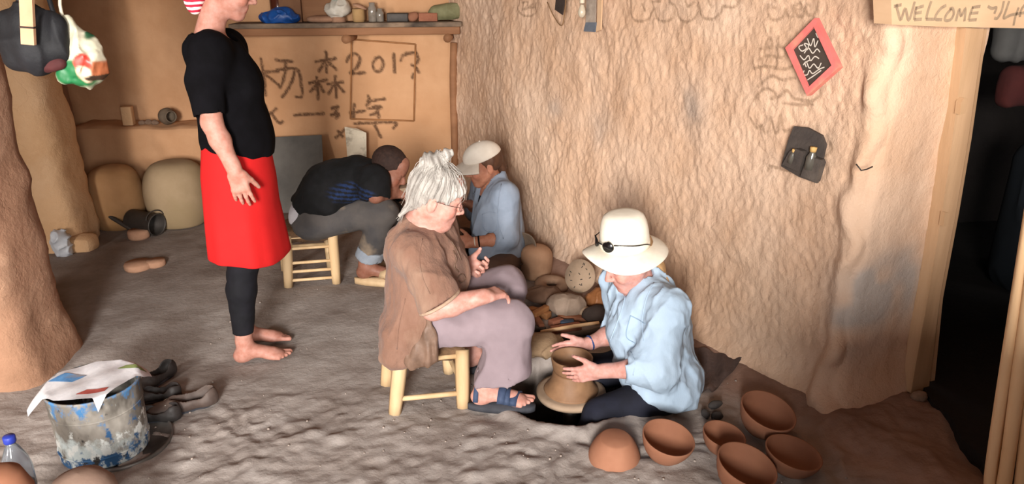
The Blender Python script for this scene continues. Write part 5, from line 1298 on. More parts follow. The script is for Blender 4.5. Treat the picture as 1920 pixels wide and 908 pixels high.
# newspaper: a draped sheet over the rim
M_paper = mat('newsprint', '#c9c8cb', '#b9b8bc', 30, .9, bump=.1, bscale=60)
outl = V(.012, .0) + np.array([(-.195, -.06), (-.17, .03), (-.125, .075), (-.06, .12), (.03, .15), (.115, .14), (.152, .10), (.150, .05), (.12, .0), (.10, -.09), (.085, -.155), (.055, -.125), (.0, -.135), (-.07, -.14), (-.125, -.115), (-.175, -.135), (-.20, -.10)])
def drape(x, y):
    r = math.hypot(x, y); z = .292 + .004 * math.sin(x * 40) * math.sin(y * 33 + 1)
    return z - max(0, r - .152) * 1.15 + .003
def sheet(name, poly, fn, mtl, root, base, th=.0012, lift=0):
    bm = bmesh.new(); vs = [bm.verts.new((p[0], p[1], 0)) for p in poly]; bm.faces.new(vs); bmesh.ops.triangulate(bm, faces=bm.faces[:])
    for _ in range(4): bmesh.ops.subdivide_edges(bm, edges=[e for e in bm.edges if e.calc_length() > .02], cuts=1, use_grid_fill=False); bmesh.ops.triangulate(bm, faces=bm.faces[:])
    bm.verts.index_update(); P = [(v.co.x, v.co.y) for v in bm.verts]; F_ = [[v.index for v in f.verts] for f in bm.faces]; bm.free(); n = len(P)
    v = [base + V(x, y, fn(x, y) + lift) for x, y in P] + [base + V(x, y, fn(x, y) + lift - th) for x, y in P]
    return mk(name, v, F_ + [[n + k for k in f][::-1] for f in F_], mtl, root, base if root is None else None)
nw = thing('newspaper', 'crumpled newspaper sheet with coloured pictures lying over the bucket', 'newspaper', bcen + V(0, 0, .29))
bz = bcen + V(0, 0, .0)
sheet('sheet', outl, drape, M_paper, nw, bz)
sheet('picture', np.array([(-.145, -.02), (-.06, -.02), (-.035, .03), (-.115, .035)]), drape, mat('blue_picture', '#5d8bb8', '#3f6f9f', 30, .9, c3='#8a7a66', s3=14), nw, bz, lift=.002)
sheet('picture', np.array([(.055, .075), (.14, .078), (.15, .10), (.075, .098)]), drape, mat('green_picture', '#7d8a55', '#6a7444', 30, .9), nw, bz, lift=.002)
sheet('picture', np.array([(.0, -.105), (.09, -.085), (.092, -.06), (.02, -.07)]), drape, mat('red_picture', '#a8534a', '#8f4038', 30, .9), nw, bz, lift=.002)

# ---- shoes beside the bucket
M_leath = mat('worn_brown_leather', '#5a4c45', '#463a35', 16, .6, bump=.3, bscale=60, bdist=.003)
M_blackl = mat('worn_black_leather', '#3a3534', '#2b2827', 16, .55, bump=.3, bscale=60, bdist=.003)
def shoe(px, py, yaw, L, mtl, label, buckle=False):
    p = G(px, py); o = V(p[0], p[1], fz(p[0], p[1])); r = thing('shoe', label, 'shoe', o, 'shoes left by the bucket')
    R = rotz(yaw); k = L / .24; q = lambda x, y, z: o + R @ (V(x, y, z) * k)
    f = Field(); f.add(rc(q(-.085, 0, .03), q(.02, 0, .03), .036 * k, .036 * k), .02).add(el(q(.065, 0, .022), np.array([.062, .042, .026]) * k, R), .03)
    f.add(rc(q(-.09, 0, .05), q(-.085, 0, .02), .03 * k, .034 * k), .02).cut(pl(q(0, 0, .008), (0, 0, -1)), .003)
    f.sub(el(q(-.036, 0, .062), np.array([.078, .030, .050]) * k, R), .003); f.disp = folds(.002, 30, 3)
    v, g = mesh_field(f, o - .18, o + .18, .0038); mk('upper', v, g, mtl, r)
    out = [(.002 + .122 * math.cos(a), (.036 + .007 * math.cos(a)) * math.sin(a)) for a in np.linspace(0, 2 * math.pi, 30, endpoint=False)]
    mk('sole', *prism(out, q(0, 0, -.004), R @ V(k, 0, 0), R @ V(0, k, 0), .013), M_sole, r)
    if buckle: mk('buckle', *box(q(.05, 0, .049), np.array([.012, .022, .003]) * k, R @ roty(.35), .002), mat('silver_buckle', '#b9bbb6', None, rough=.3, metal=.8), r)
shoe(345, 770, math.radians(208), .26, M_leath, 'brown leather slipper apart from the other shoes, toe towards the bucket', True)
shoe(292, 722, math.radians(250), .22, M_blackl, 'dark shoe farthest behind the bucket')
shoe(288, 752, math.radians(190), .22, M_blackl, 'dark shoe between two others behind the bucket')
shoe(284, 790, math.radians(184), .23, M_blackl, 'dark shoe nearest the camera beside the bucket')

# ---- water bottle and two jar-shaped stand-ins for unclear forms, lower left corner
M_pet = mat('clear_plastic', '#dfe6ee', None, rough=.08, trans=.92, spec=.5)
bo = W(16, 818, 1.95); bo = V(bo[0], 1.95, 0)
bt = thing('water_bottle', 'clear plastic water bottle with a dark blue cap in the lower left corner', 'bottle', bo)
mk('body', *lathe([(.0, .002), (.036, .002), (.042, .012), (.042, .06), (.039, .07), (.042, .08), (.042, .13), (.039, .14), (.042, .15), (.042, .22), (.036, .255), (.020, .295), (.014, .305), (.014, .322), (.0125, .322), (.0125, .304), (.034, .253), (.040, .22), (.040, .014), (.0, .006)], 28, None, bo), M_pet, bt)
mk('water', *lathe([(.0, .008), (.038, .012), (.0375, .16), (.0, .16)], 24, None, bo), mat('still_water', '#ccd8e2', None, rough=.02, trans=1, spec=.5), bt)
mk('cap', *lathe([(.0165, .314), (.0175, .317), (.0175, .334), (.015, .337), (.0, .338)], 24, None, bo), mat('navy_cap', '#26348c', None, rough=.45), bt)
p = W(148, 884, 1.82); o = V(p[0], 1.81, 0)
h_ = p[2]
tag(mk('clay_jar', *lathe([(.0, .0), (.06, .0), (.085, .04), (.1, .14), (.102, h_ - .12), (.092, h_ - .055), (.07, h_ - .022), (.035, h_ - .004), (.0, h_)], 40, None, o), mat('grey_brown_matte', '#8d7466', '#7d6659', 8, .85, bump=.15, bscale=40), None, o), 'rounded grey-brown jar-shaped stand-in at the bottom edge in front of the bucket', 'jar')
p = W(-10, 880, 1.72); o = V(p[0], 1.72, 0); h_ = p[2]
tag(mk('clay_jar', *lathe([(.0, .0), (.06, .0), (.085, .08), (.08, h_ - .08), (.06, h_ - .02), (.03, h_), (.0, h_)], 32, None, o), M_terra, None, o), 'orange jar-shaped stand-in in the very corner beside the water bottle', 'jar')

# ---- back left: big jars, can, stick, clay discs
M_jar1 = mat('ochre_clay_jar', '#a57d56', '#946e49', 4, .85, bump=.2, bscale=25, bdist=.004, c3='#8e6a44', s3=3)
M_jar2 = mat('grey_clay_jar', '#9a8468', '#8a7559', 4, .85, bump=.2, bscale=25, bdist=.004, c3='#8a7658', s3=3)
def jar(px, py, R, h, mtl, label, top):
    p = G(px, py); o = V(p[0], p[1] + R * .72, 0); pr_ = [(.0, .0), (.66 * R, .0), (.80 * R, .02 * h), (.94 * R, .2 * h), (R, .42 * h), (.985 * R, .62 * h), (.90 * R, .80 * h), (.72 * R, .93 * h), (top * R, .985 * h), (top * R * .5, h), (0, h * 1.002)]
    tag(mk('clay_jar', *lathe(spline(pr_, 30), 44, None, o, wob=.008), mtl, None, o), label, 'jar', 'big clay jars by the back wall')
jar(210, 434, .180, .43, M_jar1, 'ochre clay jar on the left of the two big ones, half in shadow', .45)
jar(323, 430, .214, .445, M_jar2, 'wide greyish clay jar on the right of the two big ones', .5)
o = G(277, 438); Rm = frame(unit(V(.93, -.34, -.05))); cz = V(o[0] - .01, o[1] + .0, .08)
cn = thing('metal_can', 'dark sooty metal can lying on its side before the big jars', 'can', V(cz[0], cz[1], 0)); RL = np.stack([Rm[:, 1], Rm[:, 2], Rm[:, 0]], 1)
mk('body', *lathe([(.0, -.11), (.072, -.11), (.074, -.105), (.072, .10), (.078, .105), (.078, .113), (.072, .114), (.068, .105), (.066, -.10), (.0, -.10)], 36, RL, cz), M_iron, cn)
mk('handle', *tube([cz + RL @ V(math.cos(a) * .076, math.sin(a) * .045 + .05, .10 - .01 * math.sin(a)) for a in np.linspace(0, math.pi, 13)], .004, 6), M_iron, cn)
tag(mk('stick', *tube([W(168, 380, 4.86), W(205, 405, 4.80), W(262, 440, 4.72)], [.014, .015, .013], 8, smooth_n=8), M_iron, None, W(262, 440, 4.72)), 'dark stick leaning against the ochre jar', 'stick')
M_disc = mat('pinkish_clay_disc', '#a98269', '#97725b', 10, .9, bump=.3, bscale=40)
for px, py, R, h, lb in ((257, 450, .068, .055, 'thick pinkish clay disc beside the dark can'), (254, 505, .080, .040, 'wider clay disc of the pair on the floor'), (289, 500, .055, .036, 'smaller clay disc of the pair on the floor')):
    p = G(px, py); o = V(p[0], p[1] + R * .5, fz(p[0], p[1]))
    tag(mk('clay_disc', *lathe([(.0, 0), (R * .94, 0), (R, h * .25), (R, h * .75), (R * .93, h), (.0, h)], 28, None, o, wob=.012), M_disc, None, o), lb, 'disc', 'clay discs on the floor')
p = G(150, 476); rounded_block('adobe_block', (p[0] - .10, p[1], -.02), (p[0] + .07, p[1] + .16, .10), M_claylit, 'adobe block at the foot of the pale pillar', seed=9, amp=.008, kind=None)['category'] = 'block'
pc = Field(); p = G(114, 484); o = V(p[0], p[1] + .05, .0); pc.add(rc(o + V(0, 0, .03), o + V(-.01, 0, .11), .045, .055), .02); pc.disp = creases(.02, 22, 5); v, q = mesh_field(pc, o - .2, o + .22, .006)
tag(mk('plastic_bag', v, q, mat('white_plastic', '#c3c6cc', '#aeb2ba', 20, .4), None, o), 'crumpled white plastic lying at the foot of the pale pillar', 'plastic')
# ---- on the earthen bench
zb = .622
def on_bench(px, py, Y=5.42): p = W(px, py, Y); return V(p[0], Y, zb)
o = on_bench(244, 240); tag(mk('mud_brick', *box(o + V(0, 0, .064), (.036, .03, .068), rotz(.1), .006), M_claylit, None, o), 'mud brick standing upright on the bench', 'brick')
for i, (px, r, lb) in enumerate(((268, .022, 'small lump next to the upright brick'), (280, .026, 'small lump in the middle of the bench'), (292, .024, 'small lump next to the little round jar'))):
    o = on_bench(px, 240); tag(pebble('clay_lump', o + V(0, 0, r * .55), (r * 1.2, r, r * .8), M_stone, 30 + i), lb, 'lump', 'clay lumps on the bench')
o = on_bench(317, 240); Rm = frame(unit(V(.8, -.6, .05))); RL = np.stack([Rm[:, 1], Rm[:, 2], Rm[:, 0]], 1)
tag(mk('small_jar', *lathe([(.0, -.055), (.03, -.055), (.055, -.03), (.062, .0), (.055, .03), (.042, .045), (.044, .056), (.037, .056), (.036, .044), (.048, .02), (.052, -.01), (.0, -.04)], 28, RL, o + V(0, 0, .06)), mat('dusty_grey_jar', '#6b5c4c', '#594c3f', 12, .8), None, o), 'little round grey jar lying on the bench', 'jar')

# ---- the bent person's work place
o = V(-.44, 4.1, 0); cl = thing('clay_work_block', 'brown clay covered work block in front of the bent person', 'work block', o)
mk('block', *lathe([(.0, 0), (.17, 0), (.165, .12), (.15, .24), (.13, .32), (.11, .35), (.0, .355)], 36, None, o, wob=.03), M_wetclay, cl)
mk('board', *box(W(752, 352, 4.06) + V(.02, 0, 0), (.085, .05, .012), rotz(.2) @ roty(-.12), .004), M_paleclay, cl)
mk('clay_lump', *lathe([(.0, .35), (.11, .35), (.10, .38), (.07, .41), (.0, .42)], 24, None, o, wob=.03), M_wetclay, cl)
# ================================================================== pile of things by the right wall
def gp(px, py, dz=0): p = G(px, py); return V(p[0], p[1], fz(p[0], p[1]) + dz)
M_ochrepot = mat('ochre_pot', '#9d7a60', '#8d6b52', 6, .85, bump=.15, bscale=30, c3='#ab876b', s3=4)
p = gp(1006, 530); o = p + V(.0, .09, 0)
tag(mk('clay_pot', *lathe(spline([(.0, 0), (.07, 0), (.088, .03), (.096, .09), (.093, .14), (.075, .175), (.04, .192), (.0, .195)], 20), 36, None, o, wob=.006), M_ochrepot, None, o), 'upturned ochre pot against the rough wall behind the leaning disc', 'pot')
# leaning clay disc
c = W(1088, 518, 3.72); n = unit(V(-.55, -.75, .36)); Rm = frame(n); RL = np.stack([Rm[:, 1], Rm[:, 2], Rm[:, 0]], 1)
ld = thing('clay_plate', 'round pale clay plate leaning on the wall, pricked all over', 'plate', c - V(0, 0, .1))
mk('plate', *lathe([(.0, -.009), (.085, -.009), (.092, -.002), (.090, .008), (.0, .009)], 44, RL, c, wob=.012), M_paleclay, ld)
rp = random.Random(3); hm = MB()
for i in range(14):
    a, rr = rp.uniform(0, 6.28), .07 * math.sqrt(rp.random()); hm.add(*box(c + RL @ V(rr * math.cos(a), rr * math.sin(a), .0095), (.006, .002, .0008), RL @ rotz(rp.uniform(0, 3)), 0))
tag(hm.build('prick_marks', M_iron, ld, smooth=False), kind='stuff')
# flat clay ring
def ring(px, py, R, r, mtl, label, name='clay_ring', nrm=(0, -.15, 1), dz=.0):
    o = gp(px, py, r * .8 + dz); n = unit(nrm); Rm = frame(n); RL = np.stack([Rm[:, 1], Rm[:, 2], Rm[:, 0]], 1)
    tag(mk(name, *lathe([(R + r * math.cos(a), r * .75 * math.sin(a)) for a in np.linspace(0, 2 * math.pi, 12, endpoint=False)], 36, RL, o, wob=.03, close=True), mtl, None, o), label, 'ring')
ring(1034, 543, .062, .034, mat('dusty_clay_ring', '#8c6f5a', '#7a604d', 10, .9, bump=.3, bscale=40), 'dusty clay ring in front of the upturned pot')
# sacks and lumps
def sack(px, py, r, mtl, label, name, cat, amp=.012, fr=16, seed=0, dz=0, R=None):
    o = gp(px, py, dz); f = Field(); f.add(el(o + V(0, r[1] * .4, r[2] * .85), r, R), .02); f.disp = creases(amp, fr, seed); f.cut(pl(o + V(0, 0, .002), (0, 0, -1)), .004)
    v, q = mesh_field(f, o - max(r) * 1.6, o + max(r) * 2.0, .006); return tag(mk(name, v, q, mtl, None, o), label, cat)
M_greycl = mat('grey_dusty_cloth', '#8d7b6d', '#776759', 9, .9, bump=.3, bscale=50)
M_brownp = mat('brown_plastic_bag', '#8a5a36', '#6f4527', 12, .5, bump=.2, bscale=40)
M_darkcl = mat('dark_rag', '#3c312c', '#2f2622', 12, .9, bump=.3, bscale=50)
sack(1062, 592, (.10, .08, .06), M_greycl, 'grey dusty cloth heaped below the leaning plate', 'cloth_heap', 'cloth', seed=4)
sack(1122, 582, (.065, .06, .06), M_brownp, 'brown plastic bag tied with dark cord by the wall', 'plastic_bag', 'bag', seed=6, fr=24)
sack(1120, 604, (.075, .05, .045), M_darkcl, 'dark rag beside the brown plastic bag', 'rag', 'rag', seed=8)
sack(1020, 570, (.10, .08, .045), mat('brown_earth_heap', '#6e5545', '#5c4638', 9, .95, bump=.4, bscale=30), 'heap of brown clay earth below the clay ring', 'earth_heap', 'earth', seed=9)
o = gp(1096, 592, .03); tag(pebble('stone', o, (.06, .035, .024), M_paleclay, 41, R=rotz(.1)), 'smooth oval pale stone lying on the grey cloth', 'stone')
# off-cuts, sticks and bricks
M_red_w = mat('reddish_wood', '#8a5a40', '#744833', 14, .8, bump=.3, bscale=50); M_or_w = mat('orange_wood', '#a06f45', '#875a36', 14, .8, bump=.3, bscale=50)
M_bluebox = mat('blue_packet', '#3c5068', '#2f4054', 14, .6); M_brick = mat('fired_brick', '#96614a', '#83523e', 14, .9, bump=.4, bscale=40)
def bar(name, a, b, hw, ht, mtl, label, cat, dz=0.0, roll=0):
    A = gp(*a, ht + dz); B = gp(*b, ht + dz); d = B - A; R = frame(d) @ rotx(roll); c = (A + B) / 2
    tag(mk(name, *box(c, (np.linalg.norm(d) / 2, hw, ht), R, .005), mtl, None, c - V(0, 0, ht)), label, cat, 'off-cuts piled behind the wheel')
bar('wood_offcut', (992, 586), (1030, 598), .022, .018, M_or_w, 'orange-brown wood chunk nearest the mauve trousers', 'wood')
bar('wood_offcut', (1000, 606), (1026, 590), .016, .014, M_or_w, 'short wood chunk crossing over another', 'wood', .03)
bar('wood_offcut', (1046, 596), (1110, 600), .024, .012, M_red_w, 'reddish plank under the oval pale stone', 'plank')
bar('paper_packet', (1050, 610), (1076, 609), .020, .014, M_bluebox, 'dark blue packet among the wood pieces', 'packet')
bar('brick_piece', (1034, 625), (1088, 615), .020, .016, M_brick, 'long brick piece behind the pale stick', 'brick')
bar('brick_piece', (1032, 613), (1052, 605), .020, .016, M_brick, 'short wedge of brick beside the blue packet', 'brick')
bar('wood_offcut', (996, 618), (1022, 624), .016, .012, M_iron, 'dark wood scrap left of the brick piece', 'wood')
bar('wood_offcut', (1003, 600), (1016, 622), .014, .012, M_red_w, 'small reddish wood scrap near the trousers', 'wood', .012)
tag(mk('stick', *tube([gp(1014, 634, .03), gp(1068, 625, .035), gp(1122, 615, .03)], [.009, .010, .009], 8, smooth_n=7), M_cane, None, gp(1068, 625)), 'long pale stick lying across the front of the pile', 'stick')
tag(mk('pipe', *tube([gp(1040, 640, .014), gp(1085, 632, .014), gp(1130, 622, .016)], .014, 10, smooth_n=7), M_iron, None, gp(1085, 632)), 'dark metal pipe on the floor in front of the pale stick', 'pipe')
M_straw = mat('pale_mud_mound', '#8f765c', '#7d664e', 12, .95, bump=.6, bscale=40)
sack(1018, 676, (.11, .09, .045), M_straw, 'pale mound of mud beside the wheel pit', 'mud_mound', 'mud', seed=14, amp=.014)
# dark basin leaning behind the cap wearer
c = W(978, 468, 4.05); n = unit(V(-.35, -.75, .55)); Rm = frame(n); RL = np.stack([Rm[:, 1], Rm[:, 2], Rm[:, 0]], 1)
tag(mk('basin', *lathe([(.0, -.05), (.06, -.05), (.085, .0), (.098, .02), (.096, .026), (.088, .018), (.06, -.035), (.0, -.04)], 32, RL, c), mat('dusty_dark_basin', '#6b5a4c', '#57493d', 10, .8), None, c - V(0, 0, .1)), 'dusty dark basin leaning on the wall behind the cap wearer', 'basin')

# ================================================================== the right wall
RT = unit(WC1 - WC0); RN = V(RT[1], -RT[0]); RN3 = V(RN[0], RN[1], 0); RT3 = V(RT[0], RT[1], 0)
def rwp(px, py, out=0.0):
    f = wall_plane(WC0 + RN * out, WC1 + RN * out); s, z = f(px, py); q = WC0 + RN * out + RT * s; return V(q[0], q[1], z)
def rprism(pts, out, th):
    f = wall_plane(WC0 + RN * (out + th), WC1 + RN * (out + th)); q = [f(*p) for p in pts]; O = WC0 + RN * out
    return prism([tuple(a) for a in q], V(O[0], O[1], 0), RT3, V(0, 0, 1), th)
# chalkboard
M_pink = mat('pink_painted_wood', '#d9756f', '#c96560', 10, .6, bump=.2, bscale=50, c3='#d8a184', s3=5); M_board = mat('blackboard', '#453a33', '#3a302a', 10, .8, c3='#554940', s3=5); M_chalk = mat('chalk', '#cfc4b8', '#b5aa9e', 60, .95)
cb = thing('chalkboard', 'small diamond-hung blackboard in a pink frame with chalk script', 'chalkboard', rwp(1513, 178, .05))
K = [(1527, 34), (1572, 127), (1513, 180), (1472, 90)]; cx, cy = 1521, 107
I = [(cx + (x - cx) * .74, cy + (y - cy) * .78) for x, y in K]
mk('board', *rprism([(cx + (x - cx) * .88, cy + (y - cy) * .88) for x, y in K], .035, .014), M_board, cb, smooth=False)
for i in range(4):
    j = (i + 1) % 4; mk('frame_bar', *rprism([K[i], K[j], I[j], I[i]], .033, .026), M_pink, cb, smooth=False)
CH_ = [[(1506, 84), (1498, 88), (1504, 96), (1512, 90), (1508, 82), (1516, 84), (1514, 94)], [(1514, 72), (1520, 86), (1526, 72), (1528, 88), (1534, 76)], [(1500, 104), (1508, 112), (1516, 104), (1520, 114), (1528, 106), (1536, 110)], [(1508, 100), (1516, 90), (1524, 100), (1532, 92), (1538, 98)], [(1506, 122), (1512, 116), (1518, 128), (1526, 120), (1534, 128), (1540, 118)], [(1508, 132), (1506, 140), (1514, 140), (1518, 132), (1524, 138), (1536, 130), (1546, 126)], [(1514, 150), (1526, 142), (1540, 132)], [(1530, 62), (1534, 70), (1540, 66)], [(1512, 126), (1510, 118), (1520, 112)]]
fb = wall_plane(WC0 + RN * .0495, WC1 + RN * .0495); O = WC0 + RN * .0495
ribbon(pxs(fb, CH_), V(O[0], O[1], 0), RT3, V(0, 0, 1), .0042, .0006).build('chalk_script', M_chalk, cb, smooth=False)
# leather pouch with two bottles
M_pouch = mat('dusty_black_leather', '#4a423d', '#383230', 12, .75, bump=.4, bscale=50, c3='#5f564f', s3=5)
po = thing('leather_pouch', 'dusty black two-pocket pouch nailed to the wall', 'pouch', rwp(1500, 330, .04))
mk('back', *rprism([(1488, 237), (1514, 240), (1540, 254), (1547, 272), (1531, 344), (1498, 332), (1464, 312), (1478, 262)], .03, .012), M_pouch, po, smooth=False)
for pts in ([(1480, 284), (1492, 279), (1504, 284), (1508, 290), (1497, 322), (1466, 309)], [(1512, 296), (1522, 294), (1538, 300), (1540, 306), (1529, 342), (1501, 330)]):
    q = rprism(pts, .042, .026); v = np.array(q[0]); mk('pocket', v, q[1], M_pouch, po, smooth=False)
def wbottle(a, b, r, label, cork):
    A = rwp(*a, .062); B = rwp(*b, .062); d = B - A; L = np.linalg.norm(d); Rm = frame(d, RN3); RL = np.stack([Rm[:, 1], Rm[:, 2], Rm[:, 0]], 1)
    t = thing('small_bottle', label, 'bottle', A, 'bottles in the wall pouch'); k = L / .1
    mk('glass', *lathe([(.0, 0), (r, .002), (r, .055 * k), (r * .55, .075 * k), (r * .5, .085 * k), (.0, .085 * k)], 18, RL, A), mat('dark_glass', '#55514a', None, rough=.1, spec=.6), t)
    mk('cork', *lathe([(r * .62, .08 * k), (r * .68, .10 * k), (.0, .102 * k)], 14, RL, A), mat('straw_cork', '#c9a46a', '#b08c55', 30, .8), t)
wbottle((1517, 318), (1526, 276), .019, 'small corked bottle in the right pocket of the wall pouch', True)
wbottle((1482, 306), (1490, 280), .013, 'small bottle sunk in the left pocket of the wall pouch', False)
tag(mk('wall_hook', *tube([dwp(1600, 306, .012), dwp(1602, 316, .03), dwp(1612, 314, .03), dwp(1623, 309, .03)], .0025, 6), M_iron, None, dwp(1602, 316, .02)), 'bent wire hook in the smooth plaster', 'hook')
# bulb, tape and cord loop hanging near the top
bp = rwp(1091, 24, .10); bl = thing('light_bulb', 'bare unlit light bulb hanging on a wire', 'light bulb', bp + V(0, 0, .1))
mk('glass', *lathe([(.0, -.034), (.012, -.031), (.019, -.018), (.020, -.004), (.015, .014), (.010, .024), (.010, .030)], 24, None, bp + V(0, 0, .01)), mat('frosted_bulb', '#d9cdb8', None, rough=.25, trans=.4, spec=.5), bl)
mk('socket', *lathe([(.012, .036), (.013, .04), (.013, .075), (.008, .085), (.0, .086)], 18, None, bp + V(0, 0, .01)), mat('white_bakelite', '#c9bca6', None, rough=.5), bl)
mk('wire', *tube([bp + V(0, 0, .09), bp + V(0, .01, .3), bp + V(.01, .0, 2.10 - bp[2])], .0025, 6), M_iron, bl)
st_ = thing('hanging_strap', 'grey-white strap with a slate blue end hanging beside the bulb', 'strap', rwp(1108, 60, .06))
mk('tape', *rprism([(1104, -130), (1121, -130), (1116, 44), (1098, 43)], .05, .004), mat('worn_white_tape', '#a99a8c', '#877a6f', 20, .8), st_, smooth=False)
mk('end_patch', *rprism([(1098, 42), (1117, 42), (1115, 60), (1094, 59)], .048, .008), mat('slate_blue_patch', '#6a6f78', '#5a5f68', 20, .7), st_, smooth=False)
mk('wood_strip', *rprism([(1124, -130), (1133, -130), (1126, 56), (1117, 60), (1119, 44)], .045, .008), M_lint, st_, smooth=False)
tg = thing('cord_loop', 'brown cord loop hanging from a dark triangular tag', 'cord', rwp(1052, 46, .05))
mk('tag', *rprism([(1046, -40), (1062, -40), (1060, -6), (1054, 28), (1040, 18)], .045, .006), M_darkcl, tg, smooth=False)
mk('cord', *tube([rwp(1026, 4, .05), rwp(1038, 30, .05), rwp(1052, 48, .055), rwp(1058, 30, .05), rwp(1063, -30, .05)], .003, 6, smooth_n=16), mat('brown_cord', '#7a5c3e', None), tg)

# ================================================================== back wall: shelf and what stands on it
YS = 5.34
sl = W(424, 55, YS); sr_ = W(858, 42, YS + .12); zs = (sl[2] + sr_[2]) / 2 + .0
sa, sb = V(sl[0] + .02, YS, zs), V(sr_[0] + .03, YS + .05, zs + .012)
sh_ = thing('wall_shelf', 'long plank shelf on a beam across the back wall', 'shelf', (sa + sb) / 2)
d = sb - sa; R = frame(d); L = np.linalg.norm(d) / 2; cc = (sa + sb) / 2
M_plank = mat('sooty_shelf_plank', '#5c5147', '#8a7460', 9, .85, bump=.4, bscale=40, c3='#332b26', s3=6, stretch=(.5, 1, 1))
mk('plank', *box(cc + V(0, .11, .0), (L, .13, .016), R, .006), M_plank, sh_)
mk('beam', *box(cc + V(0, .03, -.042), (L * .985, .035, .026), R, .008), M_beam, sh_)
for fx in (.94, .50): mk('bracket', *tube([sa + d * fx + V(0, -.03, -.092), sa + d * fx + V(0, .30, -.092)], .030, 12), M_beam, sh_)
def onshelf(px, dy=.08): 
    k = (W(px, 45, YS + dy)[0] - sa[0]) / d[0]; q = sa + d * k; return V(q[0], q[1] + dy, q[2] + .016)
# cracked post beside the corner
tag(mk('wooden_post', *tube([W(851, 80, 5.50), W(850, 160, 5.50), W(853, 300, 5.50), W(853, 420, 5.50)], [.026, .028, .027, .03], 10, smooth_n=12), M_beam, None, W(853, 420, 5.5)), 'slim wooden post in the back corner under the shelf end', 'post')
# blue cloth bag
def blob(name, prims, mtl, label, cat, disp, res=.007, root=None):
    f = Field(); lo, hi = [], []
    for pr, k in prims: f.add(pr, k); lo.append(pr[1] - pr[2]); hi.append(pr[1] + pr[2])
    f.disp = disp; v, q = mesh_field(f, np.min(lo, 0) - .03, np.max(hi, 0) + .03, res); b = V(*v.mean(0)); b[2] = v[:, 2].min()
    if root is not None: return mk(name, v, q, mtl, root)
    return tag(mk(name, v, q, mtl, None, b), label, cat)
o = onshelf(524); blob('blue_bag', [(el(o + V(0, 0, .035), (.14, .07, .045)), .02), (el(o + V(.03, 0, .065), (.07, .05, .035)), .03)], mat('royal_blue_plastic', '#1f4f95', '#173f7c', 14, .4, bump=.2, bscale=30), 'crumpled royal blue plastic bag on the shelf', 'bag', creases(.016, 20, 3))
o = onshelf(524, .17); tb = thing('dark_bottle', 'dark brown bottle behind the blue bag on the shelf', 'bottle', o)
mk('glass', *lathe([(.0, 0), (.05, 0), (.055, .02), (.055, .17), (.02, .24), (.018, .30), (.0, .30)], 24, None, o), mat('brown_glass', '#4a2418', None, rough=.12, spec=.6), tb)
o = onshelf(548, .17); tag(mk('wooden_box', *box(o + V(0, 0, .11), (.075, .05, .11), rotz(.1), .004), mat('dull_cardboard', '#7d5a42', '#6b4b37', 10, .9), None, o), 'brown box next to the dark bottle on the shelf', 'box')
o = onshelf(597, .19); tag(mk('wooden_board', *box(o + V(0, 0, .12), (.13, .018, .12), None, .004), M_beam, None, o), 'broad board propped on the shelf behind the white bag', 'board')
o = onshelf(600, .10); tag(pebble('clay_slab', o + V(0, 0, .02), (.10, .05, .025), M_disc, 51), 'flat pinkish slab lying on the shelf left of the white bag', 'slab')
o = onshelf(634, .09); wb_ = thing('white_bag', 'bulging white plastic bag with a teal knot on the shelf', 'bag', o)
mk('stand', *lathe([(.0, 0), (.05, 0), (.045, .035), (.0, .036)], 20, None, o), M_disc, wb_)
blob('body', [(el(o + V(0, 0, .085), (.088, .07, .058)), .02), (el(o + V(.02, 0, .115), (.05, .045, .045)), .03)], mat('white_plastic_bag', '#c9c2b6', '#b5aea2', 18, .5, bump=.2, bscale=40), None, None, creases(.014, 22, 4), root=wb_)
blob('knot', [(rc(o + V(-.01, 0, .15), o + V(-.005, 0, .20), .02, .032), .02)], mat('teal_plastic', '#7fa8a4', '#6b9490', 18, .5), None, None, creases(.01, 26, 5), root=wb_)
o = onshelf(672, .08); cu = thing('clay_cup', 'yellowish clay cup with a tilted lid on the shelf', 'cup', o)
mk('cup', *lathe([(.0, 0), (.038, 0), (.043, .02), (.043, .085), (.038, .09), (.036, .085), (.034, .02), (.0, .01)], 24, None, o), mat('yellowish_clay', '#a5845a', '#94744d', 10, .85), cu)
mk('lid', *lathe([(.0, 0), (.05, 0), (.052, .008), (.02, .02), (.0, .022)], 24, roty(.35), o + V(.012, 0, .098)), M_disc, cu)
for i, (px, h, r, mt_, lb) in enumerate(((698, .13, .030, 'pale_glass', 'cloudy glass jar next to the clay cup'), (712, .09, .026, 'pale_glass', 'shorter cloudy glass jar on the shelf'))):
    o = onshelf(px, .08); tag(mk('glass_jar', *lathe([(.0, 0), (r, .002), (r, h * .7), (r * .7, h * .82), (r * .7, h), (.0, h)], 20, None, o), mat('pale_glass', '#6f665c', '#8a8076', 20, .2, spec=.6), None, o), lb, 'jar', 'glass jars on the shelf')
bs = onshelf(745, .06); tag(mk('wood_plane', *box(bs + V(0, 0, .03), (.075, .03, .03), rotz(.05), .008), M_iron, None, bs), 'dark flat tool lying in the middle of the shelf', 'tool')
o = onshelf(772, .06); blob('clay_lump', [(el(o + V(0, 0, .032), (.035, .03, .034)), .01), (el(o + V(.02, 0, .04), (.028, .026, .028)), .01)], M_terra, 'orange clay lump on the shelf', 'lump', folds(.004, 30, 6))
o = onshelf(802, .06); tag(mk('clay_tile', *box(o + V(0, 0, .03), (.065, .02, .028), rotz(.05), .004), M_brick, None, o), 'reddish tile lying on the shelf before the green roll', 'tile')
o = onshelf(838, .10); blob('green_roll', [(rc(o + V(-.08, .0, .06), o + V(.06, .01, .065), .05, .055), .02)], mat('grey_green_sack', '#7c7a5a', '#6a6849', 14, .8, bump=.3, bscale=40), 'rolled grey-green sack at the right end of the shelf', 'sack', creases(.010, 18, 8))
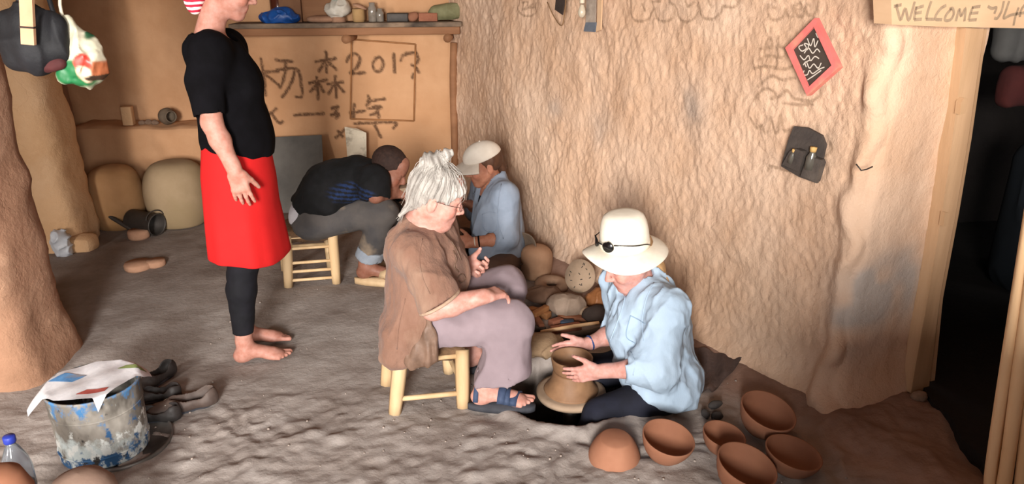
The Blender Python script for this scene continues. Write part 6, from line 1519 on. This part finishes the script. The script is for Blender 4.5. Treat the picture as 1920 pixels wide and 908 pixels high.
# thin frame over the writing
fr = thing('thin_frame', 'thin empty wooden frame hanging over the charcoal year', 'frame', W(718, 226, 5.52))
Kf = [(659, 74), (779, 83), (776, 227), (657, 223)]; Kp = [W(x, y, 5.588) for x, y in Kf]
for i in range(4): mk('frame_bar', *rod(Kp[i], Kp[(i + 1) % 4], .0065, 6), mat('frame_wood', '#9c6d45', '#8a5c38', 10, .8), fr)
# metal sheet leaning on the wall, white paper
ms = [W(497, 258, 5.50), W(603, 253, 5.50), W(612, 425, 5.22), W(497, 428, 5.22)]; nn = unit(np.cross(ms[1] - ms[0], ms[3] - ms[0])) * .006
tag(mk('metal_sheet', ms + [x + nn for x in ms], [(0, 1, 2, 3), (7, 6, 5, 4), (0, 4, 5, 1), (1, 5, 6, 2), (2, 6, 7, 3), (3, 7, 4, 0)], mat('dull_steel_sheet', '#66625d', '#4d4a47', 3, .5, bump=.1, bscale=20, metal=.35), None, ms[3], smooth=False), 'dull steel sheet leaning on the back wall behind the bent person', 'metal sheet')
pw = [(646, 238), (668, 242), (687, 249), (688, 292), (683, 300), (654, 300), (650, 270)]; O = V(0, 5.44, 0)
q = [W(x, y, 5.44) for x, y in pw]; vv = [a + V(0, .018 * math.sin(i * 1.7), 0) for i, a in enumerate(q)]; vv[4:6] = [V(vv[4][0], 5.40, .005), V(vv[5][0], 5.40, .005)]; n = len(vv)
tag(mk('paper_sheet', vv + [a + V(0, .004, 0) for a in vv], [tuple(range(n)), tuple(range(n, 2 * n))[::-1]] + [(i, n + i, n + (i + 1) % n, (i + 1) % n) for i in range(n)], mat('off_white_card', '#c9bda9', '#b7ab98', 10, .9, c3='#7d7264', s3=9), None, vv[4], smooth=False), 'tall torn white card standing against the back wall behind the bent back', 'card')

# ================================================================== bags hanging at the left pillar
bz_ = thing('hanging_beam', 'rough pole sticking out of the reddish pillar above the bags', 'pole', V(-2.2, 2.78, 1.74))
mk('pole', *tube([V(-2.35, 2.86, 1.72), V(-1.7, 2.74, 1.74), V(-1.3, 2.68, 1.73)], .022, 10, smooth_n=8), M_woodd, bz_)
M_bag = mat('black_nylon', '#18181b', '#111114', 12, .7, bump=.25, bscale=40, c3='#202024', s3=4)
bg = thing('shoulder_bag', 'black shoulder bag with a dark red base hanging at the left pillar', 'bag', W(60, 120, 2.68))
f = Field(); f.add(rc(W(50, 45, 2.68), W(62, 92, 2.68), .070, .085, (0, 1, 0), .75), .03).add(rc(W(104, 48, 2.68), W(106, 92, 2.68), .040, .045, (0, 1, 0), .8), .03).add(rc(W(10, 35, 2.68), W(30, 110, 2.68), .03, .045), .03)
f.disp = creases(.012, 12, 3, (1, 1, .6)); v, q = mesh_field(f, (-2.0, 2.5, 1.2), (-1.4, 2.86, 1.65), .007); mk('body', v, q, M_bag, bg)
f = Field(); f.add(rc(W(84, 118, 2.67), W(112, 118, 2.67), .030, .026, (0, 1, 0), .8), .02); f.disp = creases(.008, 20, 5); v, q = mesh_field(f, (-1.85, 2.5, 1.2), (-1.4, 2.86, 1.55), .006); mk('base', v, q, mat('dark_red_cloth', '#4a1f1f', '#3a1718', 10, .8), bg)
mk('strap', *tube([W(20, 30, 2.68), W(40, -20, 2.70), V(-1.72, 2.745, 1.755)], .008, 6, smooth_n=10), M_bag, bg); mk('strap', *tube([W(105, 40, 2.68), W(85, -20, 2.70), V(-1.66, 2.735, 1.755)], .008, 6, smooth_n=10), M_bag, bg)
sp = thing('sign_board', 'narrow pale board with a dark joint hanging before the black bag', 'board', W(50, 85, 2.585))
a0, a1, a2, a3 = W(33, -60, 2.59), W(57, -60, 2.59), W(64, 85, 2.59), W(39, 83, 2.59)
for t0_, t1_ in ((0, .76), (.775, 1)):
    L0, L1 = a0 + (a3 - a0) * t0_, a0 + (a3 - a0) * t1_; R0, R1 = a1 + (a2 - a1) * t0_, a1 + (a2 - a1) * t1_; vv = [L0, R0, R1, L1]
    mk('slat', vv + [x + V(0, .014, 0) for x in vv], [(3, 2, 1, 0), (4, 5, 6, 7), (0, 1, 5, 4), (1, 2, 6, 5), (2, 3, 7, 6), (3, 0, 4, 7)], mat('pale_slat', '#c49a7a', '#b3896a', 10, .7), sp, smooth=False)
vv = [a0 + (a3 - a0) * t for t in (.755, .78)]; ww = [a1 + (a2 - a1) * t for t in (.755, .78)]
mk('joint_band', [vv[0] + V(-.002, -.003, 0), ww[0] + V(.002, -.003, 0), ww[1] + V(.002, -.003, 0), vv[1] + V(-.002, -.003, 0)] + [x + V(0, .016, 0) for x in (vv[0], ww[0], ww[1], vv[1])], [(3, 2, 1, 0), (4, 5, 6, 7), (0, 1, 5, 4), (1, 2, 6, 5), (2, 3, 7, 6), (3, 0, 4, 7)], M_darkcl, sp, smooth=False)
pg = thing('carrier_bag', 'white and green carrier bag with red print hanging at the pillar', 'bag', W(155, 160, 2.72))
f = Field(); f.add(rc(W(122, 42, 2.72), W(150, 110, 2.72), .020, .060, (0, 1, 0), .7), .03).add(rc(W(150, 110, 2.72), W(160, 132, 2.72), .060, .050, (0, 1, 0), .7), .03).add(rc(W(128, 138, 2.71), W(145, 145, 2.71), .035, .030, (0, 1, 0), .7), .03).add(rc(W(160, 80, 2.74), W(180, 130, 2.74), .03, .03), .04)
f.disp = lambda P, a=creases(.012, 14, 9, (1, 1, .5), roty(.4)), b=folds(.004, 40, 2): a(P) + b(P)
v, q = mesh_field(f, (-1.75, 2.55, 1.15), (-1.2, 2.9, 1.62), .006)
col = np.tile(np.array(lin('#c9c3ae'), np.float32), (len(v), 1))
def pat(px, py, r, c, sx=1, sz=1):
    p = W(px, py, 2.68); k = sstep(r * 1.2, r * .8, np.hypot((v[:, 0] - p[0]) * sx, (v[:, 2] - p[2]) * sz) + .008 * vnoise(v * 40, 5))[:, None]; col[:] = col * (1 - k) + np.array(lin(c)) * k
pat(138, 140, .062, '#1f6b3f', .8, 1.2); pat(150, 52, .035, '#2e5a3e', 2.4, .8); pat(180, 132, .045, '#a5603f', .8, 1.6); pat(155, 117, .026, '#c23a2e'); pat(158, 140, .022, '#d9b9a0', 1, .8); pat(185, 148, .03, '#3a2f24', .6, 3)
mk('body', v, q, mat('printed_plastic', '#ffffff', '#e6e6e0', 20, .4, attr='tint', spec=.45), pg, cols=col)
mk('handle', *tube([W(122, 44, 2.72), W(112, 0, 2.72), V(-1.52, 2.72, 1.75)], .006, 6, smooth_n=8), mat('white_handle', '#c9c3ae', None, rough=.4), pg)

# ================================================================== things inside the dark room, the dimness put into their colours
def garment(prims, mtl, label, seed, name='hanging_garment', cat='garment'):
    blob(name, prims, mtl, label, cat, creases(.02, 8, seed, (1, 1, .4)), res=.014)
garment([(bx3(V(2.63, 3.9, 1.50), (.17, .05, .26), .05), .02), (rc(V(2.5, 3.88, 1.6), V(2.48, 3.88, 1.3), .05, .06), .04)], mat('grey_wool_dimmed', '#4f4d4b', '#454341', 8, .9), 'grey garment hanging in the dark doorway', 3)
garment([(bx3(V(2.62, 3.86, 1.12), (.13, .05, .10), .04, rotz(.2)), .02)], mat('red_wool_dimmed', '#451a17', '#381412', 8, .9), 'red garment below the grey one in the doorway, dimness in its colour', 5)
garment([(rc(V(2.72, 3.75, .75), V(2.8, 3.75, .2), .13, .2), .05)], mat('slate_blue_cover_dimmed', '#12171d', '#0f1318', 8, .9), 'slate blue covered heap in the dark room', 7, 'covered_heap', 'heap')
for x in (2.55,): tag(mk('clothes_line', *tube([V(1.55, 4.2, 1.88), V(2.55, 3.9, 1.86), V(3.68, 3.6, 1.88)], .004, 6), M_iron), 'cord stretched across the dark room', 'cord')
